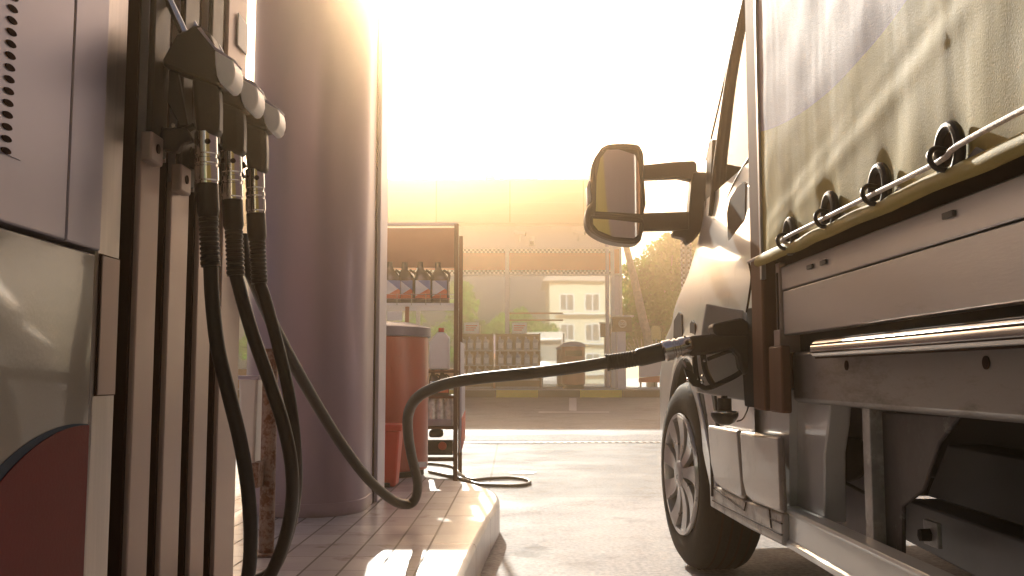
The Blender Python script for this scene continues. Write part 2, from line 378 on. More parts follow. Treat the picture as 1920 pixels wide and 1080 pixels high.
# far kerb and pavement
km = mat('kerb_paint', (.04, .03, .028), .6, var=.2, c2=(.2, .17, .15), c2t=.66, dirt_scale=8); nt = km.node_tree; s = sep(nt)
x0k = onY(1009, 740, 22).x
f = math_node(nt, 'GREATER_THAN', math_node(nt, 'FRACT', math_node(nt, 'DIVIDE', math_node(nt, 'ADD', s[0], 1.906 * 20 - x0k), 1.906)), .5)
set_base(km, mixc(nt, f, base_out(km), (.80, .55, .02)))
solo('kerb', G().box((-30, 22, 0), (30, 22.16, .345)), km, kind='structure', bevel=.02)
solo('kerb_top', G().box((-30, 22.004, .345), (30, 22.18, .357)), mat('kerb_top', (.5, .44, .41), .7), kind='structure')
pv = mat('pavement', (.38, .33, .30), .7, var=.12, vs=3); lines_z(pv, .6, .02, (.2, .17, .15), 0)
solo('pavement', G().box((-60, 22.18, .1), (60, 60, .352)), pv, kind='structure')

# ------------------------------------------------------------------ pump island (frame turned to the tile lines)
TI = R(-.48)
def iZ(px, py, z): d = ray(px, py, TI); return EYE + d * ((z - .69) / d.z)
def island_mat():
    m = mat('island_tiles', (.52, .475, .47), .26, 0, var=.12, vs=5, bump=.03, bs=60, c2=(.30, .25, .23), c2t=.62, dirt_scale=6, rv=.1)
    nt = m.node_tree; s = sep(nt)
    wob = nt.nodes.new('ShaderNodeTexNoise'); wob.inputs['Scale'].default_value = 3
    X = math_node(nt, 'ADD', s[0], .497 + 10.5 + .0035); Yc = math_node(nt, 'ADD', s[1], -2.72 + 20 + .0015)
    fx = math_node(nt, 'LESS_THAN', math_node(nt, 'FRACT', math_node(nt, 'DIVIDE', X, .105)), .065)
    fy = math_node(nt, 'LESS_THAN', math_node(nt, 'FRACT', math_node(nt, 'DIVIDE', Yc, .2)), .018)
    j = math_node(nt, 'MAXIMUM', fx, fy); ins = math_node(nt, 'LESS_THAN', s[0], -.279)
    j = math_node(nt, 'MULTIPLY', j, ins)
    # tile to tile tone
    cx = math_node(nt, 'FLOOR', math_node(nt, 'DIVIDE', X, .105)); cy = math_node(nt, 'FLOOR', math_node(nt, 'DIVIDE', Yc, .2))
    cb = nt.nodes.new('ShaderNodeCombineXYZ'); nt.links.new(cx, cb.inputs[0]); nt.links.new(cy, cb.inputs[1])
    wnz = nt.nodes.new('ShaderNodeTexWhiteNoise'); nt.links.new(cb.outputs[0], wnz.inputs['Vector'])
    tone = math_node(nt, 'MULTIPLY_ADD', wnz.outputs[0], .3, .85)
    mu = nt.nodes.new('ShaderNodeVectorMath'); mu.operation = 'SCALE'; nt.links.new(base_out(m), mu.inputs[0]); nt.links.new(tone, mu.inputs['Scale'])
    kj = math_node(nt, 'LESS_THAN', math_node(nt, 'FRACT', math_node(nt, 'DIVIDE', math_node(nt, 'ADD', s[1], 20.25), .6)), .012)
    c = mixc(nt, kj, mixc(nt, .5, mu.outputs[0], (.62, .58, .55)), (.16, .13, .12)); c = mixc(nt, ins, c, mu.outputs[0]); c = mixc(nt, j, c, (.06, .04, .035)); set_base(m, c)
    bp = [n for n in nt.nodes if n.bl_idname == 'ShaderNodeBump'][0]
    b2 = nt.nodes.new('ShaderNodeBump'); b2.invert = True; b2.inputs['Distance'].default_value = .006; nt.links.new(j, b2.inputs['Height'])
    nt.links.new(bp.outputs[0], b2.inputs['Normal']); nt.links.new(b2.outputs[0], nt.nodes['Principled BSDF'].inputs['Normal'])
    r = math_node(nt, 'MULTIPLY_ADD', j, .4, .26); nt.links.new(r, nt.nodes['Principled BSDF'].inputs['Roughness'])
    return m
edge = [iZ(px, py, .15) for px, py in ((865, 1080), (892, 1020), (915, 975), (932, 948), (937, 935), (930, 924), (912, 914), (890, 907), (868, 903), (840, 899), (800, 894))]
edge = [(p.x, p.y) for p in spline(edge, 5)]
poly = [(-.165, -2.0), (-.165, 1.5)] + edge + [(-.6, 5.75), (-1.2, 5.85), (-2.2, 5.8), (-2.2, -2.0)]
g = G(); g.prism([(x, y, 0) for x, y in poly], (0, 0, .15))
solo('pump_island', g, island_mat(), 'raised tiled kerb island under the pump and the violet column', 'pump island', th=TI, bevel=.016)

# ------------------------------------------------------------------ fuel dispenser
PX = -.68
pump = thing('fuel_dispenser', 'tall fuel dispenser with pale ribbed side, blue grey panel and maroon disc print', 'fuel pump', (-.95, 1.8, .15))
ZT = 2.45
part('cabinet', G().box((-1.25, .3, .15), (-.715, 2.38, ZT)), M['pump_dark'], pump)
yb = lambda px, X=PX: onX(px, 700, X).y
# left panels (front face at X=-.68)
zs1 = lambda px, py, X=PX: onX(px, py, X).z
y_seam = 1.545; zb = zs1(90, 446)
part('upper_panel', G().box((-.714, .3, zb + .004), (PX, yb(113) - .002, ZT)), M['panel_blue'], pump, .003)
part('upper_panel', G().box((-.714, yb(113) + .002, zb + .004), (PX, yb(181) - .003, ZT)), M['panel_blue'], pump, .003)
part('lower_panel', G().box((-.714, .3, .16), (PX, yb(170), zb - .004)), M['panel_beige'], pump, .003)
# printed disc (maroon) with navy crescent
A = [onX(0, 872, PX), onX(60, 824, PX), onX(120, 800, PX), onX(165, 795, PX)]
B = [onX(0, 900, PX), onX(60, 840, PX), onX(120, 808, PX), onX(165, 797, PX)]
def circ(pts):
    (y1, z1), (y2, z2), (y3, z3) = [(p.y, p.z) for p in pts]
    a = 2 * (y2 - y1); b = 2 * (z2 - z1); c = y2**2 + z2**2 - y1**2 - z1**2; d = 2 * (y3 - y2); e = 2 * (z3 - z2); f = y3**2 + z3**2 - y2**2 - z2**2
    D = a * e - b * d; cy = (c * e - b * f) / D; cz = (a * f - c * d) / D; return cy, cz, math.hypot(y1 - cy, z1 - cz)
yend = yb(170) - .004
def disc(c3, X0, X1):
    cy, cz, r = c3; pts = []
    for k in range(121):
        t = math.pi * 2 * k / 120; y = cy + r * math.cos(t); z = cz + r * math.sin(t)
        pts.append((min(y, yend), max(z, .17)))
    out = [pts[0]]
    for p in pts[1:]:
        if (Vector(p) - Vector(out[-1])).length > 1e-4: out.append(p)
    if (Vector(out[0]) - Vector(out[-1])).length < 1e-4: out.pop()
    return G().prism([(X0, y, z) for y, z in out], (X1 - X0, 0, 0))
part('printed_crescent', disc(circ((A[0], A[1], A[3])), PX + .0005, PX + .0015), M['navy'], pump)
part('printed_disc', disc(circ((B[0], B[1], B[3])), PX + .001, PX + .003), M['maroon'], pump)
# speaker slots
sg = part('speaker_grille', G().box((PX, 1.08, zs1(0, 285)), (PX + .002, yb(18), ZT - .1)), M['panel_blue'], pump)
g = G()
for py in range(-40, 300, 23):
    z = zs1(6, py)
    for yy in (yb(-13), yb(-13) - .06, yb(-13) - .12):
        if yy < .9: continue
        k_ = G().lathe([(0, .0052), (.002, .005)], (0, 0, 0), (1, 0, 0), 16).xf(Matrix.Translation((PX + .002, yy, z)) @ Matrix.Diagonal((1, 2.4, .85, 1)))
        me_ = bpy.data.meshes.new('t'); k_.bm.to_mesh(me_); g.bm.from_mesh(me_); k_.bm.free(); bpy.data.meshes.remove(me_)
part('slot', g, M['gap'], sg, kind='stuff')
# brushed strip with inset cover
y1, y2 = yb(178), yb(221)
part('corner_strip', G().box((-.714, y1, .16), (PX - .004, y2, ZT)), M['steel'], pump, .004)
ci = part('cover_frame', G().box((PX - .004, yb(180) + .004, zs1(200, 742)), (PX - .0015, yb(221) - .004, zs1(200, 478))), M['gap'], pump)
part('inset_cover', G().box((PX - .0015, yb(180) + .008, zs1(200, 740)), (PX + .001, yb(219) - .006, zs1(200, 481))), M['rib'], pump, .002)
# ribs and dark grooves
bays = [(251, 288), (311, 345), (366, 392), (411, 447)]
for i, (a, b) in enumerate(bays):
    ya, yb_ = yb(a), yb(b)
    tz = [1.10, 1.075, 1.06, 2.3][i]
    part('rib', G().box((-.714, ya, .16), (PX, yb_, tz)), M['rib'], pump, .003)
    part('rib_seal', G().box((-.713, ya - .012, .16), (PX - .009, ya, ZT)), M['gap'], pump, .001)
    part('edge_strip', G().box((-.713, ya + .001, tz), (PX + .004, ya + .006, ZT)), M['alu'], pump)
    if i < 3:
        part('nozzle_boot', G().box((-.713, ya + .012, tz + .004), (PX + .012, yb_ - .003, ZT)), M['black'], pump, .004)
        q = part('boot_tab', G().box((PX, ya - .01, tz - .02), (PX + .022, ya + .05, tz + .035)), M['rib'], pump, .004)
        part('tab_hole', G().lathe([(0, .009), (.004, .009)], (PX + .020, ya + .02, tz + .008), (1, 0, 0), 16), M['gap'], q)
        part('edge_strip', G().box((-.713, yb_ + .001, tz), (PX + .008, yb_ + .005, ZT)), M['rib'], pump)
# upper end trim: the stepped holder at the far end of the pump
part('end_trim', G().box((-.80, 2.386, .16), (PX - .006, 2.40, ZT)), M['rib'], pump, .002)
part('display_tag', G().box((PX + .002, 2.30, 1.50), (PX + .006, 2.38, 1.58)), M['white'], pump)

# ------------------------------------------------------------------ nozzles hanging at the pump
def px_poly(pts, Y, n=0, closed=True):
    return [onY(x, y, Y) for x, y in pts]
HOSE_R = .0138
def corr(t0, t1, r, amp, k):
    return lambda t: r + (amp * (.5 + .5 * math.cos(t * 2 * math.pi * k)) if t0 < t < t1 else 0)
def build_nozzle(label, group):
    Y = 1.80
    o = onY(386, 300, Y)
    t = thing('fuel_nozzle', label, 'fuel nozzle', o, 0, group)
    g = G(); g.prism(px_poly([(330,64),(347,56),(366,44),(379,49),(393,62),(404,90),(409,112),(410,140),(416,158),(405,160),(356,140),(303,122),(304,110)], Y - .026), (0, .052, 0))
    part('body_cover', g, M['black'], t, .006)
    g = G(); g.prism(px_poly([(369,52),(376,51),(404,88),(440,112),(436,115),(402,93)], Y - .0275), (0, .055, 0))
    part('cover_edge', g, M['lilac'], t, .001)
    c = onY(440, 137, Y)
    # white rounded end label faces away from the pump
    g = G(); pts = []
    for k in range(28):
        a = 2 * math.pi * k / 28; yy = math.cos(a) * .026; zz = math.sin(a) * .03
        if zz > .012: zz = .012 + (zz - .012) * .45; yy = math.copysign(.026, yy) * min(1, abs(math.cos(a)) * 1.4)
        pts.append((yy, zz))
    top = onY(402, 94, Y - .028); 
    quad = [(402, 94), (420, 104), (437, 114), (440, 128), (440, 142), (436, 156), (430, 163), (421, 164), (412, 155), (406, 141), (403, 120)]
    g.prism(px_poly(quad, Y - .031), (0, .060, 0))
    part('end_label', g, M['label_white'], t, .003)
    part('spout', G().tube(px_poly([(345, 62), (331, 32), (318, 5), (300, -28)], Y), .0085, 14, 4), M['chrome'], t)
    g = G(); g.prism(px_poly([(356,138),(407,156),(409,200),(408,252),(366,252),(360,200)], Y - .022), (0, .044, 0))
    part('handle', g, M['black'], t, .012)
    part('guard', G().tube(px_poly([(312,118),(303,150),(299,190),(297,232),(308,247),(338,248),(366,236)], Y), .0075, 10, 5), M['black'], t)
    g = G().prism(px_poly([(318,122),(330,122),(352,235),(338,238),(312,190)], Y - .008), (0, .016, 0)); part('lever', g, M['black'], t, .003)
    g = G(); g.prism(px_poly([(304,238),(350,240),(362,262),(340,268),(330,285),(300,280),(292,262)], Y - .012), (0, .024, 0)); part('latch', g, M['black'], t, .004)
    part('latch_screw', G().lathe([(0, .004), (.004, .004)], onY(326, 236, Y - .014), (0, -1, 0), 12), M['chrome'], t)
    # swivel: two metal collars
    a = onY(386, 248, Y); b = onY(388, 346, Y); ax = (b - a); ln = ax.length
    prof = [(0,.019),(.002,.0212),(ln*.42,.0212),(ln*.44,.0195),(ln*.50,.0195),(ln*.52,.0215),(ln*.60,.0215),(ln*.62,.020),(ln*.66,.020),(ln*.68,.0222),(ln*.93,.0222),(ln*.95,.0205),(ln,.0205)]
    sw = part('swivel', G().lathe(prof, a, ax, 40), M['chrome'], t)
    g = G()
    for q in (-70, -10):
        d = Vector((math.sin(R(q + 35)), -math.cos(R(q + 35)), 0)); g.lathe([(0, .0055), (.0022, .0055)], a + ax.normalized() * ln * .22 + d * .0200, d, 16)
    part('swivel_hole', g, M['gap'], sw)
    # rubber sleeve with a ribbed end
    a = onY(388, 346, Y); b = onY(395, 500, Y); n = 70; pts = [a.lerp(b, k / n) for k in range(n + 1)]
    def rs(t):
        if t < .33: return .0212
        if t < .40: return .0212 - (t - .33) / .07 * .0035
        return .0165 + .0022 * (1 if (t * 17) % 1 < .55 else 0)
    part('sleeve', G().tube(pts, rs, 20), M['rubber'], t)
    return t
nz = build_nozzle('hanging black fuel nozzle nearest the camera, first of three on the pump', 'fuel nozzles hanging on the pump')
hA = [(395,495,1.8),(398,560,1.8),(408,650,1.8),(428,735,1.82),(451,830,1.85),(465,920,1.88),(470,1010,1.9),(463,1090,1.92),(435,1150,1.95),(350,1135,2.0)]
def hose(pts, parent, r=HOSE_R, frame=onY):
    return part('hose', G().tube([frame(*p) for p in pts], r, 16, 8), M['rubber'], parent)
n2 = copy_tree(nz); n3 = copy_tree(nz)
for n, dx, dy, dz in ((n2, .0, .166, 0), (n3, .004, .335, .0)):
    n.location = nz.location + Vector((dx, dy, dz)); 
n2['label'] = 'hanging black fuel nozzle in the middle of the three on the pump'
n3['label'] = 'hanging black fuel nozzle farthest along the pump, beside the violet column'
def hose_on(n, pts):
    ORG[n.name] = Vector(n.location); return hose(pts, n)
hose_on(nz, hA)
def end_of(n): # lower sleeve end in pixels is known by transform
    return n.location - nz.location + onY(395, 497, 1.80)
def hose_w(n, first, pts):
    ORG[n.name] = Vector(n.location)
    P = [first + Vector((0, 0, .02)), first] + [onY(*p) for p in pts]
    return part('hose', G().tube(P, HOSE_R, 16, 8), M['rubber'], n)
hose_w(n2, end_of(n2), [(470,615,1.96),(503,710,1.97),(531,795,1.98),(547,880,2.0),(545,960,2.05),(522,1045,2.1),(480,1110,2.15),(404,1120,2.2)])
hose_w(n3, end_of(n3), [(497,560,2.13),(519,640,2.13),(541,735,2.13),(553,830,2.15),(555,915,2.2),(540,1000,2.25),(505,1075,2.3),(430,1100,2.33)])

# ------------------------------------------------------------------ violet column, rusty post with bucket
cc = []
x0, x1, ya_, yb2, r = -1.075, -.59, 3.70, 4.38, .20
for cx, cy, a0 in ((x1 - r, ya_ + r * 1.2, -90), (x1 - .04, yb2 - .04, 0), (x0 + .04, yb2 - .04, 90), (x0 + r, ya_ + r * 1.2, 180)):
    rr, ry = (r, r * 1.2) if cy < 4.2 else (.04, .04)
    for k in range(13):
        t = R(a0 + 90 * k / 12); cc.append((cx + rr * math.cos(t), cy + ry * math.sin(t)))
colm = thing('column', 'thick rounded violet grey column standing on the tiled island', 'column', (-.84, 4.2, .15))
part('shaft', G().prism([(x, y, .15) for x, y in cc], (0, 0, 2.42)), M['violet'], colm)
part('corner_trim', G().box((-.592, 4.14, .152), (-.572, 4.37, 2.56)), M['lilac'], colm, .003)
part('trim_gap', G().box((-.592, 4.10, .152), (-.587, 4.14, 2.56)), M['gap'], colm)

part('base_collar', G().prism([(-.84 + (x + .84) * 1.012, 4.16 + (y - 4.16) * 1.008, .151) for x, y in cc], (0, 0, .05)), M['violet'], colm, .002)
p0 = onZ(499, 1040, .15)
post = thing('guard_post', 'rusty galvanised post with a white washer bucket between pump and column', 'post', p0)
part('pole', G().tube([p0, p0 + Vector((0, 0, .62))], .023, 20), M['rust'], post)
part('base_plate', G().box(p0 + Vector((-.05, -.05, 0)), p0 + Vector((.05, .05, .008))), M['rust'], post, .002)
bq = [onY(447, 707, 2.95), onY(483, 707, 2.95), onY(476, 880, 2.95), onY(450, 880, 2.95)]
bk = part('bucket', G().prism(bq, (0, .10, 0)), M['white'], post, .008)
part('bucket_rim', G().box(onY(444, 712, 2.945), onY(486, 704, 2.945) + Vector((0, .11, 0))), M['lilac'], bk, .003)
part('bracket', G().box(onY(470, 868, 2.86), onY(496, 910, 2.94)), M['rust'], post, .004)

# ------------------------------------------------------------------ nozzle D in the truck's filler, with the long hose
YD = 2.66
oD = onY(1300, 650, YD)
D = thing('fuel_nozzle', 'black fuel nozzle pushed into the truck filler, its hose looping across from the pump', 'fuel nozzle', oD)
part('body', G().prism(px_poly([(1293,630),(1340,626),(1362,618),(1402,612),(1410,650),(1408,690),(1398,705),(1388,690),(1384,668),(1372,655),(1335,664),(1293,668)], YD - .024), (0, .048, 0)), M['black'], D, .008)
part('splash_cap', G().prism(px_poly([(1336,612),(1340,606),(1388,596),(1394,597),(1412,612),(1410,630),(1345,630),(1338,622)], YD - .034), (0, .068, 0)), M['black'], D, .007)
part('guard', G().tube(px_poly([(1302,664),(1304,690),(1308,712),(1318,726),(1332,726),(1360,714),(1384,701),(1402,684),(1404,668)], YD), .0075, 12, 6), M['black'], D)
part('guard_strut', G().tube(px_poly([(1318,664),(1322,690),(1330,710),(1338,722)], YD), .0085, 10, 5), M['black'], D)
part('lever', G().prism(px_poly([(1326,670),(1362,657),(1374,656),(1374,661),(1364,663),(1328,677)], YD - .009), (0, .018, 0)), M['black'], D, .002)
part('latch', G().prism(px_poly([(1283,692),(1294,694),(1318,716),(1316,728),(1300,724),(1290,712)], YD - .008), (0, .016, 0)), M['black'], D, .002)
for px, py, r_ in ((1321, 676, .005), (1290, 711, .005), (1299, 668, .003), (1307, 711, .003), (1316, 716, .006), (1317, 705, .0035)):
    part('screw', G().lathe([(0, r_), (.006, r_ * .9), (.008, r_ * .4)], onY(px, py, YD - .010), (0, -1, 0), 14), M['chrome'], D)
part('link_pin', G().tube(px_poly([(1281, 674), (1287, 688)], YD), .004, 10), M['chrome'], D)
part('spout', G().tube([onY(1400, 640, YD), onY(1425, 632, YD), onY(1475, 640, YD)], .011, 14, 4), M['chrome'], D)
a = onY(1296, 647, YD); b = onY(1243, 659, YD); ax = b - a; ln = ax.length
sw = part('swivel', G().lathe([(0,.026),(ln*.05,.0275),(ln*.42,.0275),(ln*.44,.025),(ln*.50,.025),(ln*.52,.028),(ln*.60,.028),(ln*.62,.0255),(ln*.67,.0255),(ln*.69,.029),(ln*.95,.029),(ln,.026)], a, ax, 40), M['chrome'], D)
g = G()
for q in (20, 75):
    d = Vector((.1, -math.cos(R(q)), math.sin(R(q)))).normalized(); g.lathe([(0, .007), (.0022, .007)], a + ax.normalized() * ln * .22 + d * .0262, d, 16)
part('swivel_hole', g, M['gap'], sw)
b2 = onY(1137, 680, YD + .02); n = 80
c1 = onY(1190, 672, YD + .01); cl = spline([b, c1, b2], 40)
def rs2(t):
    if t < .42: return .0262 - .002 * t
    if t < .47: return .0252 - (t - .42) / .05 * .0035
    return (.0213 + .0016 * (1 if (t * 20) % 1 < .55 else 0)) if t < .97 else .0245
part('sleeve', G().tube(cl, rs2, 20), M['rubber'], D)
hd = [(452,440,2.40),(458,480,2.40),(474,520,2.40),(504,592,2.5),(541,665,2.65),(590,752,2.85),(640,832,3.05),(690,898,3.25),(735,937,3.42),(762,946,3.50),(778,936,3.50),(783,905,3.42),(772,856,3.28),(765,812,3.15),(766,775,3.03),(782,746,2.93),(815,727,2.86),(860,715,2.80),(920,707,2.76),(1000,699,2.72),(1080,689,2.69),(1137,680,2.68),(1150,678,2.68)]
part('hose', G().tube([onY(*p) for p in hd], .0168, 18, 8), M['rubber'], D)

# ------------------------------------------------------------------ the truck
S = .68
OT = (1.65, 1.4, 0)
tr = thing('delivery_truck', 'white curtain sided delivery truck being refuelled, its olive tarpaulin lashed by a rope', 'truck', OT, TH)
# --- cab shell: horizontal slices lofted upward
XC = 1.65
YW, ZW, RA = 3.51, .335, .405
def lerp_tab(tab, z):
    if z <= tab[0][0]: return tab[0][1]
    for (a, b), (c, d) in zip(tab, tab[1:]):
        if z <= c: t = (z - a) / (c - a); t = t * t * (3 - 2 * t); return b + (d - b) * t
    return tab[-1][1]
Yf = lambda z: lerp_tab([(.28, 4.12), (.45, 4.2), (.66, 4.2), (.80, 4.10), (.93, 3.84), (1.10, 3.66), (1.36, 3.62)], z)
Xs = lambda z: lerp_tab([(.28, .70), (.40, .685), (.9, .685), (1.36, .775)], z)
def flare(y, z):
    d = math.hypot(y - YW, z - ZW); 
    return -.025 * max(0, 1 - abs(d - RA - .03) / .10) if d > RA - .05 else -.02
def sl(z):
    pts = []; ny = 64; yf = Yf(z)
    for i in range(ny + 1): 
        y = 2.64 + (yf - 2.64) * i / ny; pts.append([Xs(z) + flare(y, z), y, z, 1])
    for k in range(1, 13):
        t = math.pi / 2 * k / 12; pts.append([Xs(z) + .34 * (1 - math.cos(t)) + flare(yf, z), yf + .42 * math.sin(t), z, 0])
    for k in range(1, 6): pts.append([Xs(z) + .34 + (XC - Xs(z) - .34) * k / 5, yf + .42 + .05 * math.sin(math.pi / 2 * k / 5), z, 0])
    return pts
nzs = 54; rows = [sl(.28 + (1.36 - .28) * j / nzs) for j in range(nzs + 1)]
g = G(); ring = []
for row in rows:
    full = row + [[2 * XC - x, y, z, f] for x, y, z, f in row[-2::-1]]
    ring.append(full)
inside = lambda p: p[3] and math.hypot(p[1] - YW, p[2] - ZW) < RA
V = []
for row in ring: V.append([[None, p] for p in row])
faces = []
for j in range(nzs):
    for i in range(len(ring[0]) - 1):
        q = [(j, i), (j, i + 1), (j + 1, i + 1), (j + 1, i)]
        if all(inside(ring[a][b]) for a, b in q): continue
        faces.append(q)
def getv(j, i):
    e = V[j][i]
    if e[0] is None:
        x, y, z, f = e[1]
        if inside(e[1]):
            d = math.hypot(y - YW, z - ZW); k = RA / max(d, 1e-3); y, z = YW + (y - YW) * k, ZW + (z - ZW) * k
        e[0] = g.bm.verts.new((x, y, z))
    return e[0]
for q in faces: 
    try: g.bm.faces.new([getv(*k) for k in q])
    except ValueError: pass
g.bm.faces.new([getv(nzs, i) for i in range(len(ring[0]))])
bmesh.ops.remove_doubles(g.bm, verts=g.bm.verts, dist=.0005)
body = part('cab_body', g, M['silver_paint'], tr)
for m_ in (): pass
# arch liners
for sx in (0, 1):
    xo = .675 if not sx else 2 * XC - .675; xi = 1.0 if not sx else 2 * XC - 1.0
    g = G()
    def f(u, v):
        t = R(-12 + 204 * u); return Vector((xo + (xi - xo) * v, YW + RA * math.cos(t), ZW + RA * math.sin(t)))
    g.grid(f, 30, 3)
    g2 = [(xi, YW + RA * math.cos(R(-12 + 204 * k / 30)), ZW + RA * math.sin(R(-12 + 204 * k / 30))) for k in range(31)]
    g.bm.faces.new([g.bm.verts.new(p) for p in g2])
    part('wheel_arch', g, M['chassis'], tr)
    # arch lip
    g = G().tube([(xo - .003 * (1 - 2 * sx), YW + (RA + .012) * math.cos(R(a)), ZW + (RA + .012) * math.sin(R(a))) for a in range(-8, 190, 6)], .014, 8)
    part('arch_lip', g, M['black'], tr)
# floor, rear wall, cab upper
part('cab_floor', G().box((.74, 2.66, .36), (2.56, 3.05, .42)), M['chassis'], tr)
zW0, zR = 1.36, 2.42
# A pillars (px outline: outer black line and wide dark band)
def pillar(pts, vec, m, name='window_pillar'):
    part(name, G().prism(pts, vec), m, tr, .004)
pil = [tX(1391, -10, .815), tX(1412, -10, .815), tX(1385, 110, .805), tX(1362, 300, .79), tX(1352, 400, .785), tX(1330, 400, .785), tX(1338, 300, .79), tX(1366, 110, .805)]
def Ttube(pts, r, m, name, seg=8, fl=1):
    part(name, G().tube(pts, r, seg, 4, flat=fl), m, tr)
A0 = [tX(1327, 405, .775), tX(1333, 300, .785), tX(1352, 180, .795), tX(1372, 90, .80), tX(1394, 0, .81), tX(1420, -90, .82)]
g = G()
def strip(cpts, wpx, X):   # a band of given pixel widths along the window line, real thickness
    L_, R_ = [], []
    for (px, py), w_ in zip(cpts, wpx): L_.append((px - w_ / 2, py)); R_.append((px + w_ / 2, py))
    return [tX(px, py, X(py)) for px, py in L_] + [tX(px, py, X(py)) for px, py in R_[::-1]]
Xp = lambda py: .775 + .045 * (400 - py) / 400
part('front_pillar', G().tube([tX(px, py, Xp(py) - .004) for px, py in ((1336, 405), (1342, 340), (1352, 260), (1368, 150), (1384, 70), (1400, 0), (1424, -100))], .019, 12, 4, flat=.8), M['black'], tr)
part('pillar_seal', G().tube([tX(px, py, Xp(py) - .002) for px, py in ((1325, 300), (1333, 262), (1352, 180), (1372, 90), (1393, 0), (1415, -90))], .004, 8, 4), M['black'], tr)
part('quarter_trim', G().prism([tX(px, py, .775) for px, py in ((1321, 400), (1325, 290), (1332, 262), (1336, 262), (1333, 330), (1330, 420))], (.02, 0, 0)), M['black'], tr, .003)
# door window pane, belt seal
wp = [tX(1341, 425, .782), tX(1350, 300, .79), tX(1375, 110, .805), tX(1402, -60, .82)]
g = G(); y0w = 2.80
pts = wp + [Vector((.835, y0w, 2.2)), Vector((.80, y0w, 1.42))]
g.prism(pts, (.004, 0, 0)); part('door_window', g, M['car_glass'], tr)
part('belt_seal', G().tube([tX(1337, 432, .772), tX(1360, 385, .775), tX(1385, 330, .778), Vector((.79, 2.8, 1.42))], .006, 8, 4), M['black'], tr)
part('window_surround', G().prism([Vector((.80, 2.80, 1.36)), Vector((.835, 2.80, 2.30)), Vector((.835, 2.66, 2.30)), Vector((.80, 2.66, 1.36))], (.05, 0, 0)), M['silver_paint'], tr, .004)
part('windscreen', G().prism([(.84, 3.75, 1.37), (2.46, 3.75, 1.37), (2.40, 3.08, 2.38), (.90, 3.08, 2.38)], (0, .006, .003)), M['car_glass'], tr)
part('roof', G().prism([(.84, 2.66, 2.30), (.84, 3.05, 2.36), (.86, 3.07, 2.42), (.92, 2.66, 2.50)], (1.54, 0, 0)), M['silver_paint'], tr, .01)
part('far_side', G().prism([(2.50, 2.66, 1.36), (2.50, 3.7, 1.36), (2.48, 3.6, 1.45), (2.48, 2.85, 1.45), (2.46, 2.85, 2.2), (2.46, 3.1, 2.2), (2.46, 3.1, 2.3), (2.46, 2.66, 2.3)], (.03, 0, 0)), M['silver_paint'], tr)
part('back_wall', G().box((.84, 2.645, .42), (2.46, 2.67, 1.36)), M['silver_paint'], tr)
st = part('seat', G().box((1.0, 2.75, .95), (1.5, 2.86, 1.62)), M['dark_grey'], tr, .04)
part('headrest', G().box((1.13, 2.76, 1.64), (1.37, 2.85, 1.83)), M['dark_grey'], st, .03)
part('steering_wheel', G().tube([(1.25 + .19 * math.cos(R(a)), 3.30 + .08 * math.sin(R(a)), 1.30 + .17 * math.sin(R(a))) for a in range(0, 361, 12)], .014, 8, cap=False), M['black'], tr)
# door gap line, body crease and fuel door
gapc = [tX(1404, 490, .672), tX(1409, 520, .670), tX(1404, 560, .668), tX(1400, 585, .668)]
part('door_gap', G().tube(gapc, .003, 6, 4), M['gap'], tr)
# two dark slot shapes set almost flush in the fender
fslot = part('fender_slot', G().prism([tX(px, py, .681) for px, py in ((1262, 636), (1263, 600), (1272, 584), (1278, 590), (1279, 636))], (.03, 0, 0)), M['gap'], tr, .004)
part('rear_fender_slot', G().prism([tX(px, py, .678) for px, py in ((1293, 628), (1293, 606), (1297, 600), (1302, 608), (1304, 632))], (.03, 0, 0)), M['gap'], tr, .003)
shadow_plate = part('mirror_shadow_patch', G().prism([tX(px, py, .715 + .0003 * (495 - py)) for px, py in ((1364,445),(1362,400),(1368,372),(1382,350),(1392,341),(1398,345),(1397,400),(1396,470),(1390,492),(1382,494),(1370,475))], (.02, 0, 0)), M['gap'], tr, .003)  # the mirror's shadow on the cab, built as a dark leaf-shaped plate
part('mirror_shadow_pale_half', G().prism([tX(px, py, .718 + .0003 * (495 - py)) for px, py in ((1398.5,345),(1412,352),(1422,372),(1424,440),(1412,480),(1392,492),(1397,470))], (.02, 0, 0)), M['grey_metal'], shadow_plate, .003)  # paler right half of that built-in shadow
# mirror
YM = 3.72
mt = part('mirror_housing', G().prism([tY(px, py, YM) for px, py in spline([Vector(q + (0,)) for q in ((1128,276),(1145,269),(1190,269),(1203,278),(1208,300),(1208,380),(1205,440),(1194,456),(1160,455),(1128,446),(1104,430),(1098,408),(1101,390),(1109,376),(1107,345),(1110,310),(1118,288))], 3) for px, py in [(px.x, px.y) if False else (px, py)]] if False else
    [tY(v.x, v.y, YM) for v in spline([Vector((a_, b_, 0)) for a_, b_ in ((1128,276),(1145,269),(1190,269),(1203,278),(1208,300),(1208,380),(1205,440),(1194,456),(1160,455),(1128,446),(1104,430),(1098,408),(1101,390),(1109,376),(1107,345),(1110,310),(1118,288))], 3)][:-1],
    (0, .12, 0)), M['black'], tr, .012)
def mglass(pts, nm):
    v = [tY(px, py, YM - .004) for px, py in pts]; c = sum(v, Vector()) / len(v)
    rot = Matrix.Rotation(R(-1), 4, 'Z'); v = [c + rot @ (p - c) for p in v]
    part(nm, G().prism(v, (0, .004, 0)), M['mirror'], mt)
mglass([(1117,396),(1119,330),(1126,296),(1138,281),(1160,280),(1190,290),(1197,305),(1201,350),(1200,401),(1150,398)], 'mirror_glass')
mglass([(1112,410),(1150,412),(1199,418),(1197,440),(1188,447),(1150,444),(1122,432),(1112,420)], 'wide_angle_glass')
